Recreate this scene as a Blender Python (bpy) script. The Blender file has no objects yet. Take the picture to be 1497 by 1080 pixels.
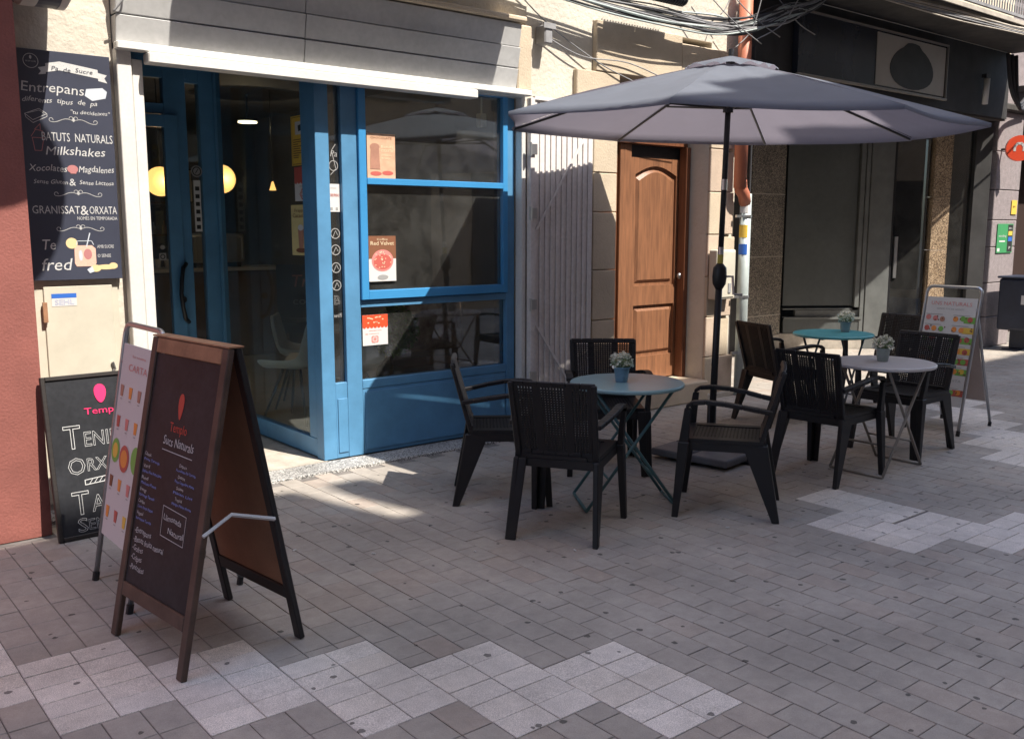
import bpy, math, random
from mathutils import Vector, Matrix
random.seed(7)
SC = bpy.context.scene
COL = SC.collection
R = math.radians
# ------------------------------------------------------------------ camera
cam_d = bpy.data.cameras.new('camera'); cam = bpy.data.objects.new('camera', cam_d); COL.objects.link(cam)
PITCH = math.atan(205/1370.0); YAW = math.atan((2450-748.5)/(1370/math.cos(PITCH)))
Fh = Vector((math.cos(YAW), math.sin(YAW), 0)); RT = Vector((math.sin(YAW), -math.cos(YAW), 0))
FW = Fh*math.cos(PITCH) + Vector((0, 0, -math.sin(PITCH))); UPV = RT.cross(FW)
cam.matrix_world = Matrix(((RT.x, UPV.x, -FW.x, 0), (RT.y, UPV.y, -FW.y, 0), (RT.z, UPV.z, -FW.z, 1.6), (0, 0, 0, 1)))
cam_d.sensor_width = 36; cam_d.lens = 36*1370/1497.0; cam_d.clip_start = 0.05; cam_d.clip_end = 500
SC.camera = cam
SC.render.resolution_x = 1024; SC.render.resolution_y = 738
# ------------------------------------------------------------------ world, sun, exposure
SUN = Vector((0.26, -1.0, 1.51)).normalized()          # towards the sun
W = bpy.data.worlds.new('World'); SC.world = W; W.use_nodes = True
wn = W.node_tree.nodes; wl = W.node_tree.links
sky = wn.new('ShaderNodeTexSky'); sky.sky_type = 'NISHITA'; sky.sun_disc = False
sky.sun_elevation = math.asin(SUN.z); sky.sun_rotation = math.atan2(SUN.x, SUN.y)
sky.dust_density = 1.4; sky.air_density = 1.0
wl.new(sky.outputs[0], wn['Background'].inputs['Color']); wn['Background'].inputs['Strength'].default_value = 0.15
sd = bpy.data.lights.new('sun', 'SUN'); sd.energy = 4.1; sd.angle = R(0.5); sd.color = (1.0, 0.93, 0.82)
so = bpy.data.objects.new('sun', sd); COL.objects.link(so)
so.rotation_euler = (-SUN).to_track_quat('-Z', 'Y').to_euler()
SC.view_settings.view_transform = 'Standard'; SC.view_settings.look = 'None'
SC.view_settings.exposure = 1.22; SC.view_settings.gamma = 1; SC.view_settings.use_curve_mapping = False

# ------------------------------------------------------------------ materials
MATS = {}
def nodes_of(m):
    m.use_nodes = True
    return m.node_tree.nodes, m.node_tree.links, m.node_tree.nodes['Principled BSDF']
def mat(name, c, rough=0.6, metal=0.0, var=0.0, vs=6.0, bump=0.0, bs=60.0, c2=None, spec=0.5, fine=0.0, fs=200.0, stretch=None, emit=None, es=0):
    """procedural surface: base colour varied by two noises, optional second colour and relief"""
    if name in MATS: return MATS[name]
    m = bpy.data.materials.new(name); N, L, B = nodes_of(m)
    B.inputs['Roughness'].default_value = rough; B.inputs['Metallic'].default_value = metal
    B.inputs['Specular IOR Level'].default_value = spec
    geo = N.new('ShaderNodeNewGeometry'); pos = geo.outputs['Position']
    if stretch:
        mp = N.new('ShaderNodeMapping'); mp.inputs['Scale'].default_value = stretch
        L.new(pos, mp.inputs['Vector']); pos = mp.outputs[0]
    col = None
    if var > 0 or c2:
        n = N.new('ShaderNodeTexNoise'); n.inputs['Scale'].default_value = vs; n.inputs['Detail'].default_value = 6; n.inputs['Roughness'].default_value = 0.62
        L.new(pos, n.inputs['Vector'])
        r = N.new('ShaderNodeValToRGB'); L.new(n.outputs['Fac'], r.inputs['Fac'])
        r.color_ramp.elements[0].position = 0.32; r.color_ramp.elements[1].position = 0.68
        a = tuple(x*(1-var) for x in c); b = c2 if c2 else tuple(min(1, x*(1+var)) for x in c)
        r.color_ramp.elements[0].color = (*a, 1); r.color_ramp.elements[1].color = (*b, 1)
        col = r.outputs['Color']
    if fine > 0:
        n2 = N.new('ShaderNodeTexNoise'); n2.inputs['Scale'].default_value = fs; n2.inputs['Detail'].default_value = 3
        L.new(pos, n2.inputs['Vector'])
        mr = N.new('ShaderNodeMapRange'); mr.inputs['From Min'].default_value = 0.3; mr.inputs['From Max'].default_value = 0.7
        mr.inputs['To Min'].default_value = 1-fine; mr.inputs['To Max'].default_value = 1+fine
        L.new(n2.outputs['Fac'], mr.inputs['Value'])
        mx = N.new('ShaderNodeVectorMath'); mx.operation = 'SCALE'
        if col: L.new(col, mx.inputs[0])
        else: mx.inputs[0].default_value = c
        L.new(mr.outputs[0], mx.inputs['Scale']); col = mx.outputs[0]
    if col: L.new(col, B.inputs['Base Color'])
    else: B.inputs['Base Color'].default_value = (*c, 1)
    if bump > 0:
        nb = N.new('ShaderNodeTexNoise'); nb.inputs['Scale'].default_value = bs; nb.inputs['Detail'].default_value = 5
        L.new(pos, nb.inputs['Vector'])
        bp = N.new('ShaderNodeBump'); bp.inputs['Strength'].default_value = bump; bp.inputs['Distance'].default_value = 0.01
        L.new(nb.outputs['Fac'], bp.inputs['Height']); L.new(bp.outputs[0], B.inputs['Normal'])
    if emit:
        B.inputs['Emission Color'].default_value = (*emit, 1); B.inputs['Emission Strength'].default_value = es
    MATS[name] = m
    return m

def speckle(name, base, dark, light, scale=260, rough=0.75, warm=None):
    m = bpy.data.materials.new(name); N, L, B = nodes_of(m); B.inputs['Roughness'].default_value = rough
    geo = N.new('ShaderNodeNewGeometry')
    v = N.new('ShaderNodeTexVoronoi'); v.inputs['Scale'].default_value = scale; L.new(geo.outputs['Position'], v.inputs['Vector'])
    sep = N.new('ShaderNodeSeparateColor'); L.new(v.outputs['Color'], sep.inputs[0])
    r = N.new('ShaderNodeValToRGB'); L.new(sep.outputs[0], r.inputs['Fac'])
    e = r.color_ramp.elements; e[0].color = (*dark, 1); e[1].color = (*light, 1); e[0].position = 0.12; e[1].position = 0.92
    q = e.new(0.5); q.color = (*base, 1)
    n = N.new('ShaderNodeTexNoise'); n.inputs['Scale'].default_value = 3; n.inputs['Detail'].default_value = 6; L.new(geo.outputs['Position'], n.inputs['Vector'])
    mr = N.new('ShaderNodeMapRange'); mr.inputs['To Min'].default_value = 0.6; mr.inputs['To Max'].default_value = 1.35; L.new(n.outputs['Fac'], mr.inputs['Value'])
    mx = N.new('ShaderNodeVectorMath'); mx.operation = 'SCALE'; L.new(r.outputs[0], mx.inputs[0]); L.new(mr.outputs[0], mx.inputs['Scale'])
    L.new(mx.outputs[0], B.inputs['Base Color'])
    return m

def paving(name, c, cvar, grain, warmcol):
    """stone pavers: own tone per stone, grain, dirt clouds, chewing gum spots, oily stains"""
    m = bpy.data.materials.new(name); N, L, B = nodes_of(m)
    geo = N.new('ShaderNodeNewGeometry'); pos = geo.outputs['Position']
    a1 = N.new('ShaderNodeAttribute'); a1.attribute_name = 'tone'
    a2 = N.new('ShaderNodeAttribute'); a2.attribute_type = 'OBJECT'; a2.attribute_name = 'tone'
    ad = N.new('ShaderNodeMath'); ad.operation = 'ADD'; L.new(a1.outputs['Fac'], ad.inputs[0]); L.new(a2.outputs['Fac'], ad.inputs[1])
    ramp = N.new('ShaderNodeValToRGB'); L.new(ad.outputs[0], ramp.inputs['Fac'])
    e = ramp.color_ramp.elements
    e[0].color = (*[x*(1-cvar) for x in c], 1); e[1].color = (*[x*(1+cvar) for x in c], 1)
    q = e.new(0.82); q.color = (*warmcol, 1); q2 = e.new(0.7); q2.color = (*c, 1)
    def noise(sc, det, lo, hi, a, b, rough=0.6):
        n = N.new('ShaderNodeTexNoise'); n.inputs['Scale'].default_value = sc; n.inputs['Detail'].default_value = det; n.inputs['Roughness'].default_value = rough
        L.new(pos, n.inputs['Vector'])
        mr = N.new('ShaderNodeMapRange'); mr.inputs['From Min'].default_value = lo; mr.inputs['From Max'].default_value = hi
        mr.inputs['To Min'].default_value = a; mr.inputs['To Max'].default_value = b; L.new(n.outputs['Fac'], mr.inputs['Value'])
        return mr.outputs[0]
    def mul(a, b):
        k = N.new('ShaderNodeMath'); k.operation = 'MULTIPLY'; L.new(a, k.inputs[0]); L.new(b, k.inputs[1]); return k.outputs[0]
    k = mul(noise(300, 2, 0.32, 0.68, 1-grain, 1+grain), noise(1.3, 7, 0.34, 0.66, 0.78, 1.13))
    k = mul(k, noise(17, 6, 0.3, 0.7, 0.86, 1.1, 0.7))
    # gum spots: some voronoi cells carry a dark disc of their own size
    for sc, th in ((3.1, 0.55), (6.3, 0.90), (9.7, 0.95)):
        w = N.new('ShaderNodeTexNoise'); w.inputs['Scale'].default_value = 40; L.new(pos, w.inputs['Vector'])
        ws = N.new('ShaderNodeVectorMath'); ws.operation = 'MULTIPLY_ADD'; ws.inputs[1].default_value = (0.02, 0.02, 0.0); L.new(w.outputs['Color'], ws.inputs[0]); L.new(pos, ws.inputs[2])
        v = N.new('ShaderNodeTexVoronoi'); v.voronoi_dimensions = '2D'; v.inputs['Scale'].default_value = sc; L.new(ws.outputs[0], v.inputs['Vector'])
        s = N.new('ShaderNodeSeparateColor'); L.new(v.outputs['Color'], s.inputs[0])
        g1 = N.new('ShaderNodeMath'); g1.operation = 'GREATER_THAN'; g1.inputs[1].default_value = th; L.new(s.outputs[0], g1.inputs[0])
        rad = N.new('ShaderNodeMapRange'); rad.inputs['To Min'].default_value = 0.022*sc/3.1; rad.inputs['To Max'].default_value = 0.062*sc/4.5; L.new(s.outputs[1], rad.inputs['Value'])
        g2 = N.new('ShaderNodeMath'); g2.operation = 'LESS_THAN'; L.new(v.outputs['Distance'], g2.inputs[0]); L.new(rad.outputs[0], g2.inputs[1])
        g3 = mul(g1.outputs[0], g2.outputs[0])
        mr = N.new('ShaderNodeMapRange'); mr.inputs['To Min'].default_value = 1; mr.inputs['To Max'].default_value = 0.28; L.new(g3, mr.inputs['Value'])
        k = mul(k, mr.outputs[0])
    mx = N.new('ShaderNodeVectorMath'); mx.operation = 'SCALE'; L.new(ramp.outputs[0], mx.inputs[0]); L.new(k, mx.inputs['Scale'])
    L.new(mx.outputs[0], B.inputs['Base Color'])
    rr = noise(5, 4, 0.3, 0.7, 0.5, 0.85); L.new(rr, B.inputs['Roughness'])
    nb = N.new('ShaderNodeTexNoise'); nb.inputs['Scale'].default_value = 150; nb.inputs['Detail'].default_value = 4; L.new(pos, nb.inputs['Vector'])
    bp = N.new('ShaderNodeBump'); bp.inputs['Strength'].default_value = 0.35; bp.inputs['Distance'].default_value = 0.003
    L.new(nb.outputs['Fac'], bp.inputs['Height']); L.new(bp.outputs[0], B.inputs['Normal'])
    return m

def glass(name, tint=(0.8, 0.86, 0.86), refl=1.0):
    m = bpy.data.materials.new(name); m.use_nodes = True; N = m.node_tree.nodes; L = m.node_tree.links; N.clear()
    out = N.new('ShaderNodeOutputMaterial'); mix = N.new('ShaderNodeMixShader'); t = N.new('ShaderNodeBsdfTransparent'); g = N.new('ShaderNodeBsdfGlossy')
    t.inputs['Color'].default_value = (*tint, 1); g.inputs['Roughness'].default_value = 0.0; g.inputs['Color'].default_value = (0.93, 0.96, 1, 1)
    f = N.new('ShaderNodeFresnel'); f.inputs['IOR'].default_value = 1.5
    k = N.new('ShaderNodeMath'); k.operation = 'MULTIPLY'; k.inputs[1].default_value = 1.7*refl; k.use_clamp = True
    geo = N.new('ShaderNodeNewGeometry'); nz = N.new('ShaderNodeTexNoise'); nz.inputs['Scale'].default_value = 1.2; L.new(geo.outputs['Position'], nz.inputs['Vector'])
    bp = N.new('ShaderNodeBump'); bp.inputs['Strength'].default_value = 0.06; bp.inputs['Distance'].default_value = 0.02; L.new(nz.outputs['Fac'], bp.inputs['Height']); L.new(bp.outputs[0], g.inputs['Normal'])
    L.new(f.outputs[0], k.inputs[0]); L.new(k.outputs[0], mix.inputs[0]); L.new(t.outputs[0], mix.inputs[1]); L.new(g.outputs[0], mix.inputs[2])
    df = N.new('ShaderNodeBsdfDiffuse'); df.inputs['Color'].default_value = (0.55, 0.55, 0.53, 1)
    n2 = N.new('ShaderNodeTexNoise'); n2.inputs['Scale'].default_value = 3.5; n2.inputs['Detail'].default_value = 7; n2.inputs['Roughness'].default_value = 0.7; L.new(geo.outputs['Position'], n2.inputs['Vector'])
    mr = N.new('ShaderNodeMapRange'); mr.inputs['From Min'].default_value = 0.35; mr.inputs['From Max'].default_value = 0.75; mr.inputs['To Min'].default_value = 0.012; mr.inputs['To Max'].default_value = 0.075; L.new(n2.outputs['Fac'], mr.inputs['Value'])
    mx2 = N.new('ShaderNodeMixShader'); L.new(mr.outputs[0], mx2.inputs[0]); L.new(mix.outputs[0], mx2.inputs[1]); L.new(df.outputs[0], mx2.inputs[2])
    L.new(mx2.outputs[0], out.inputs['Surface'])
    return m

def fabric(name, c, trans=0.35):
    m = bpy.data.materials.new(name); N, L, B = nodes_of(m); out = N['Material Output']
    B.inputs['Base Color'].default_value = (*c, 1); B.inputs['Roughness'].default_value = 0.85
    geo = N.new('ShaderNodeNewGeometry'); n = N.new('ShaderNodeTexNoise'); n.inputs['Scale'].default_value = 7; n.inputs['Detail'].default_value = 5; L.new(geo.outputs['Position'], n.inputs['Vector'])
    r = N.new('ShaderNodeValToRGB'); L.new(n.outputs['Fac'], r.inputs['Fac'])
    r.color_ramp.elements[0].color = (*[x*0.85 for x in c], 1); r.color_ramp.elements[1].color = (*[x*1.12 for x in c], 1)
    L.new(r.outputs[0], B.inputs['Base Color'])
    t = N.new('ShaderNodeBsdfTranslucent'); t.inputs['Color'].default_value = (c[0]*1.25, c[1]*1.02, c[2]*1.0, 1)
    mix = N.new('ShaderNodeMixShader'); mix.inputs[0].default_value = trans
    L.new(B.outputs[0], mix.inputs[1]); L.new(t.outputs[0], mix.inputs[2]); L.new(mix.outputs[0], out.inputs['Surface'])
    return m

def plain(name, c, rough=0.6, **k): return mat(name, c, rough, fine=0.08, fs=90, **k)

M_tile_d = paving('paver_grey', (0.355, 0.32, 0.285), 0.06, 0.13, (0.345, 0.29, 0.25))
M_tile_l = paving('paver_pale_granite', (0.64, 0.585, 0.535), 0.07, 0.38, (0.60, 0.54, 0.48))
M_joint = mat('joint_sand', (0.17, 0.155, 0.145), 0.95, var=0.4, vs=8)
M_red = mat('red_plaster', (0.25, 0.085, 0.07), 0.85, var=0.16, vs=2.2, bump=0.28, bs=75, fine=0.08, fs=120)
M_cream = mat('cream_plaster', (0.55, 0.505, 0.43), 0.9, var=0.11, vs=2.0, bump=0.8, bs=28, fine=0.05)
M_stone = mat('beige_stone', (0.50, 0.415, 0.31), 0.85, var=0.1, vs=3.5, bump=0.35, bs=70, fine=0.08)
M_stone2 = mat('rosy_stone', (0.47, 0.37, 0.29), 0.85, var=0.12, vs=3.5, bump=0.35, bs=70, fine=0.08)
M_blue = mat('blue_paint', (0.085, 0.235, 0.41), 0.42, var=0.16, vs=3.0, bump=0.09, bs=20, fine=0.03)
M_bluesash = mat('blue_sash_paint', (0.045, 0.24, 0.50), 0.35, var=0.05, vs=3.0, bump=0.05, bs=20)
M_white = mat('white_paint', (0.62, 0.61, 0.58), 0.5, var=0.06, vs=3.5, fine=0.05, fs=60)
M_sheet = mat('grey_white_sheet', (0.42, 0.42, 0.42), 0.5, var=0.10, vs=2.5, fine=0.06, fs=30, bump=0.05, bs=6)
M_gate = mat('white_gate_metal', (0.64, 0.60, 0.58), 0.55, var=0.07, vs=5, fine=0.06, fs=40)
M_glass = glass('window_glass', (0.86, 0.9, 0.9), 0.75)
M_glassr = glass('screen_glass', (0.85, 0.9, 0.9), 0.10)
M_glassd = glass('dark_window_glass', (0.25, 0.27, 0.28), 1.2)
M_wood = mat('varnished_wood', (0.185, 0.085, 0.046), 0.42, var=0.2, vs=5, stretch=(9, 9, 0.7), bump=0.12, bs=14, c2=(0.27, 0.122, 0.062))
M_woodd = mat('dark_door_wood', (0.15, 0.055, 0.025), 0.5, var=0.25, vs=5, stretch=(9, 9, 0.7))
M_board = mat('black_chalkboard', (0.022, 0.023, 0.027), 0.5, var=0.3, vs=4, fine=0.15, fs=40, spec=0.22)
M_boardf = mat('board_frame_dark_wood', (0.018, 0.014, 0.013), 0.55, var=0.3, vs=10, stretch=(1, 1, 8))
M_boardtop = mat('worn_brown_wood', (0.30, 0.155, 0.085), 0.6, var=0.25, vs=12)
M_hard = mat('brown_hardboard', (0.30, 0.16, 0.095), 0.7, var=0.15, vs=4, fine=0.1)
M_slate = mat('menu_slate_panel', (0.045, 0.05, 0.075), 0.35, var=0.12, vs=2)
M_chalk = mat('white_chalk', (0.52, 0.52, 0.52), 0.9, fine=0.2, fs=400)
M_chalkb = mat('blue_chalk', (0.22, 0.30, 0.68), 0.9)
M_pinkred = mat('magenta_logo', (0.75, 0.02, 0.13), 0.6)
M_logor = mat('red_logo', (0.50, 0.06, 0.04), 0.6)
M_metal = mat('grey_steel_tube', (0.45, 0.46, 0.48), 0.3, metal=0.8, fine=0.08)
M_chrome = mat('steel_hinge', (0.5, 0.5, 0.5), 0.35, metal=0.9)
M_plastic = mat('black_resin', (0.0065, 0.0065, 0.0085), 0.48, var=0.15, vs=8, fine=0.1, bump=0.05, bs=90)
M_black = mat('black_metal', (0.012, 0.012, 0.014), 0.45, fine=0.1)
M_dark = mat('dark_interior', (0.022, 0.022, 0.026), 0.8, var=0.3, vs=3)
M_paper = mat('white_paper', (0.60, 0.59, 0.58), 0.6, fine=0.03)
M_canopy = fabric('grey_canopy_fabric', (0.17, 0.19, 0.235), 0.42)
M_teal = mat('teal_enamel', (0.10, 0.36, 0.39), 0.32, var=0.06, vs=8)
M_bluet = mat('pale_blue_enamel', (0.22, 0.36, 0.39), 0.28, var=0.06, vs=8)
M_greyt = mat('pale_grey_enamel', (0.54, 0.52, 0.52), 0.32, var=0.05, vs=8)
M_tealleg = mat('teal_leg_paint', (0.06, 0.15, 0.17), 0.4)
M_greyleg = mat('beige_leg_paint', (0.26, 0.23, 0.20), 0.4)
M_darkleg = mat('dark_leg_paint', (0.05, 0.055, 0.06), 0.4)
M_leaf = mat('pale_green_leaf', (0.20, 0.27, 0.13), 0.6, var=0.4, vs=60)
M_flower = mat('white_flower', (0.86, 0.85, 0.74), 0.7, var=0.15, vs=80)
M_granite = speckle('brown_granite', (0.13, 0.115, 0.10), (0.04, 0.035, 0.03), (0.40, 0.34, 0.27), 130, 0.35)
M_granite2 = speckle('tan_granite', (0.30, 0.21, 0.13), (0.10, 0.07, 0.05), (0.55, 0.42, 0.29), 110, 0.4)
M_sill = speckle('grey_granite', (0.30, 0.29, 0.28), (0.06, 0.06, 0.06), (0.55, 0.54, 0.52), 150, 0.6)
M_plinth = mat('concrete_plinth', (0.40, 0.36, 0.31), 0.9, var=0.2, vs=9, fine=0.12)
M_shut = mat('dark_grey_shutter', (0.085, 0.093, 0.093), 0.45, var=0.14, vs=1.6, fine=0.06, fs=20)
M_shutf = mat('grey_shutter_frame', (0.13, 0.137, 0.135), 0.5, var=0.15, vs=6)
M_darkwall = mat('dark_wall', (0.035, 0.034, 0.035), 0.7, var=0.35, vs=3)  # near-black wall colour, mottled by noise
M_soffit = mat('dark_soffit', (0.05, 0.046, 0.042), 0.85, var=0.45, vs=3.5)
M_pstone = mat('pinkish_limestone', (0.25, 0.215, 0.22), 0.85, var=0.13, vs=14, fine=0.12, fs=60, bump=0.3, bs=50)
M_pipe_o = mat('orange_drainpipe', (0.50, 0.17, 0.10), 0.5, var=0.1, vs=5)
M_pipe_g = mat('galvanised_pipe', (0.42, 0.47, 0.46), 0.45, metal=0.25, var=0.12, vs=8)
M_cable = mat('grey_cable', (0.24, 0.24, 0.25), 0.6, var=0.3, vs=6)
M_cabled = mat('black_cable', (0.03, 0.03, 0.035), 0.6)
M_meter = mat('cream_meter_box', (0.52, 0.485, 0.40), 0.6, var=0.07, vs=7)
M_bin = mat('dark_blue_bin', (0.018, 0.024, 0.045), 0.5, var=0.2, vs=8)
M_orange = mat('orange_sign', (0.75, 0.08, 0.03), 0.4)
M_green = mat('green_sticker', (0.05, 0.27, 0.10), 0.5)
M_yellow = mat('yellow_sticker', (0.72, 0.48, 0.07), 0.5)
M_bl = mat('blue_sticker', (0.03, 0.13, 0.50), 0.5)
M_blk = mat('black_ink', (0.02, 0.02, 0.02), 0.6)
M_grey = mat('grey_ink', (0.30, 0.30, 0.30), 0.6)
M_rd = mat('red_ink', (0.48, 0.10, 0.08), 0.6)
M_pink = mat('pink_print', (0.62, 0.22, 0.20), 0.6)
M_orangep = mat('orange_print', (0.75, 0.28, 0.06), 0.6)
M_grn = mat('green_print', (0.18, 0.42, 0.08), 0.6)
M_brn = mat('brown_print', (0.20, 0.08, 0.04), 0.6)
M_cocoa = mat('cocoa_poster', (0.40, 0.20, 0.14), 0.6, var=0.15, vs=12)
M_tan = mat('tan_poster', (0.58, 0.36, 0.24), 0.6, var=0.15, vs=16)
M_crm = mat('cream_print', (0.76, 0.62, 0.42), 0.6)
M_ycream = mat('yellow_poster', (0.62, 0.52, 0.24), 0.6, var=0.08, vs=12)
M_globe = mat('lit_globe', (0.8, 0.5, 0.2), 0.5, emit=(1.0, 0.48, 0.13), es=1.1)
M_disc = mat('lit_ceiling_disc', (0.8, 0.7, 0.5), 0.5, emit=(1.0, 0.82, 0.5), es=2.0)
M_shell = mat('white_seat_shell', (0.55, 0.54, 0.52), 0.4)
M_floor = mat('interior_floor', (0.30, 0.25, 0.19), 0.4, var=0.15, vs=4)
M_inwall = mat('interior_wall', (0.13, 0.13, 0.15), 0.8, var=0.2, vs=2)
M_counter = mat('counter_wood', (0.14, 0.09, 0.06), 0.6, var=0.2, vs=5)
M_floral = mat('floral_cushion', (0.62, 0.46, 0.33), 0.9, vs=14, c2=(0.25, 0.13, 0.09), var=0.1)
M_hedge = mat('bush_leaf', (0.16, 0.28, 0.06), 0.6, var=0.4, vs=30)
M_opp = mat('opposite_ochre_plaster', (0.36, 0.30, 0.23), 0.9, var=0.12, vs=1.5)
M_oppd = mat('opposite_shutter', (0.05, 0.06, 0.05), 0.6)
M_silver = mat('silver_band', (0.6, 0.6, 0.6), 0.3, metal=0.9)
M_tape = mat('yellow_band', (0.5, 0.42, 0.08), 0.6)
M_lampw = mat('lamp_white_rim', (0.68, 0.62, 0.56), 0.5, var=0.05)
M_lampb = mat('lamp_dark_band', (0.05, 0.045, 0.07), 0.45)
M_upper = mat('upper_cream', (0.66, 0.58, 0.45), 0.9, var=0.08, vs=2, bump=0.5, bs=25)

# ------------------------------------------------------------------ mesh helpers
TXT = {}
def text_geo(s, outline=False):
    key = (s, outline)
    if key in TXT: return TXT[key]
    c = bpy.data.curves.new('t', 'FONT'); c.body = s; c.size = 1.0; c.resolution_u = 2
    if outline: c.fill_mode = 'NONE'; c.bevel_depth = 0.010; c.bevel_resolution = 0
    o = bpy.data.objects.new('t', c); m = bpy.data.meshes.new_from_object(o)
    V = [tuple(v.co) for v in m.vertices]; F = [tuple(p.vertices) for p in m.polygons]
    bpy.data.objects.remove(o); bpy.data.curves.remove(c); bpy.data.meshes.remove(m)
    xs = [v[0] for v in V] or [0]; x0 = min(xs); w = max(max(xs)-x0, 1e-4)
    TXT[key] = ([(v[0]-x0, v[1], v[2]) for v in V], F, w)
    return TXT[key]

class MB:
    def __init__(s, M=None): s.v = []; s.f = []; s.mi = []; s.M = M; s.cur = 0; s.tone = []
    def add(s, V, F):
        b = len(s.v)
        for p in V:
            p = Vector(p); s.v.append(s.M @ p if s.M else p)
        for q in F: s.f.append(tuple(i+b for i in q)); s.mi.append(s.cur)
        return s
    def box(s, x0, x1, y0, y1, z0, z1):
        V = [(x0,y0,z0),(x1,y0,z0),(x1,y1,z0),(x0,y1,z0),(x0,y0,z1),(x1,y0,z1),(x1,y1,z1),(x0,y1,z1)]
        return s.add(V, [(0,3,2,1),(4,5,6,7),(0,1,5,4),(1,2,6,5),(2,3,7,6),(3,0,4,7)])
    def hexa(s, V):
        return s.add(V, [(0,3,2,1),(4,5,6,7),(0,1,5,4),(1,2,6,5),(2,3,7,6),(3,0,4,7)])
    def taper(s, p0, p1, a0, a1, u=(1,0,0), w=(0,1,0)):
        """tapered bar from p0 to p1, half sizes a0=(au,aw) at p0 and a1 at p1"""
        p0 = Vector(p0); p1 = Vector(p1); u = Vector(u); w = Vector(w); V = []
        for p, a in ((p0, a0), (p1, a1)):
            V += [p-u*a[0]-w*a[1], p+u*a[0]-w*a[1], p+u*a[0]+w*a[1], p-u*a[0]+w*a[1]]
        return s.hexa(V)
    def tube(s, pts, r, n=8, caps=True, closed=False):
        pts = [Vector(p) for p in pts]; m = len(pts); V = []; F = []
        ref = Vector((0, 0, 1))
        for i, p in enumerate(pts):
            if closed: t = pts[(i+1) % m]-pts[i-1]
            else: t = (pts[min(i+1, m-1)]-pts[max(i-1, 0)])
            t.normalize()
            if abs(t.dot(ref)) > 0.95: ref = Vector((1, 0, 0))
            a = t.cross(ref).normalized(); b = t.cross(a); ref = -b if (-b).dot(ref) > 0 else b
            a = t.cross(ref).normalized(); b = a.cross(t)
            rr = r[i] if isinstance(r, (list, tuple)) else r
            for k in range(n):
                th = 2*math.pi*k/n; V.append(p+a*math.cos(th)*rr+b*math.sin(th)*rr)
        last = m if closed else m-1
        for i in range(last):
            j = (i+1) % m
            for k in range(n): F.append((i*n+k, i*n+(k+1) % n, j*n+(k+1) % n, j*n+k))
        if caps and not closed: F.append(tuple(range(n))[::-1]); F.append(tuple((m-1)*n+k for k in range(n)))
        return s.add(V, F)
    def lathe(s, prof, c=(0,0,0), n=24, a='z'):
        V = []; F = []; m = len(prof)
        for (r, h) in prof:
            for k in range(n):
                th = 2*math.pi*k/n; x = r*math.cos(th); y = r*math.sin(th)
                p = (x, y, h) if a == 'z' else ((h, x, y) if a == 'x' else (x, h, y))
                V.append((c[0]+p[0], c[1]+p[1], c[2]+p[2]))
        for i in range(m-1):
            for k in range(n): F.append((i*n+k, i*n+(k+1) % n, (i+1)*n+(k+1) % n, (i+1)*n+k))
        if prof[0][0] > 1e-5: F.append(tuple(range(n))[::-1])
        if prof[-1][0] > 1e-5: F.append(tuple((m-1)*n+k for k in range(n)))
        return s.add(V, F)
    def poly(s, P, w0, w1):
        """prism of a 2D outline (u,v) between depths w0,w1 ; u->x v->z depth->y"""
        n = len(P); V = [(p[0], w0, p[1]) for p in P]+[(p[0], w1, p[1]) for p in P]
        F = [tuple(range(n))[::-1], tuple(range(n, 2*n))]+[(i, (i+1) % n, (i+1) % n+n, i+n) for i in range(n)]
        return s.add(V, F)
    def disc(s, u, v, ru, rv=None, w=-0.001, n=20, a0=0, a1=2*math.pi):
        rv = rv or ru
        P = [(u+ru*math.cos(a0+(a1-a0)*k/n), w, v+rv*math.sin(a0+(a1-a0)*k/n)) for k in range(n+(0 if a1-a0 > 6.2 else 1))]
        return s.add(P, [tuple(range(len(P)))])
    def ring(s, u, v, r0, r1, w=-0.001, n=24):
        V = []
        for k in range(n):
            c = math.cos(2*math.pi*k/n); q = math.sin(2*math.pi*k/n); V += [(u+r0*c, w, v+r0*q), (u+r1*c, w, v+r1*q)]
        return s.add(V, [(2*k, 2*k+1, (2*k+3) % (2*n), (2*k+2) % (2*n)) for k in range(n)])
    def rect(s, u0, u1, v0, v1, w=-0.001): return s.add([(u0, w, v0), (u1, w, v0), (u1, w, v1), (u0, w, v1)], [(0, 1, 2, 3)])
    def line(s, P, t=0.002, w=-0.0012):
        for (a, b) in zip(P, P[1:]):
            a = Vector((a[0], 0, a[1])); b = Vector((b[0], 0, b[1])); d = b-a
            if d.length < 1e-6: continue
            d.normalize(); n = Vector((-d.z, 0, d.x))*t/2; o = Vector((0, w, 0))
            s.add([a-n-d*t*.3+o, b-n+d*t*.3+o, b+n+d*t*.3+o, a+n-d*t*.3+o], [(0, 1, 2, 3)])
        return s
    def text(s, t, u, v, h, width=None, w=-0.0015, shear=0.0, rot=0.0, align='l', outline=False, wob=0.0):
        """letters on the u,v face; h = cap height"""
        V, F, tw = text_geo(t, outline); k = h/0.69; sx = k if width is None else width/tw
        W_ = tw*sx; off = 0 if align == 'l' else (-W_/2 if align == 'c' else -W_); ca, sa = math.cos(rot), math.sin(rot); P = []
        for x, y, z in V:
            X = x*sx+off+shear*y*k; Y = y*k+wob*h*math.sin(x*2.3+len(t))
            P.append((u+X*ca-Y*sa, w-z*k*0.3, v+X*sa+Y*ca))
        return s.add(P, F)
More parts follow.
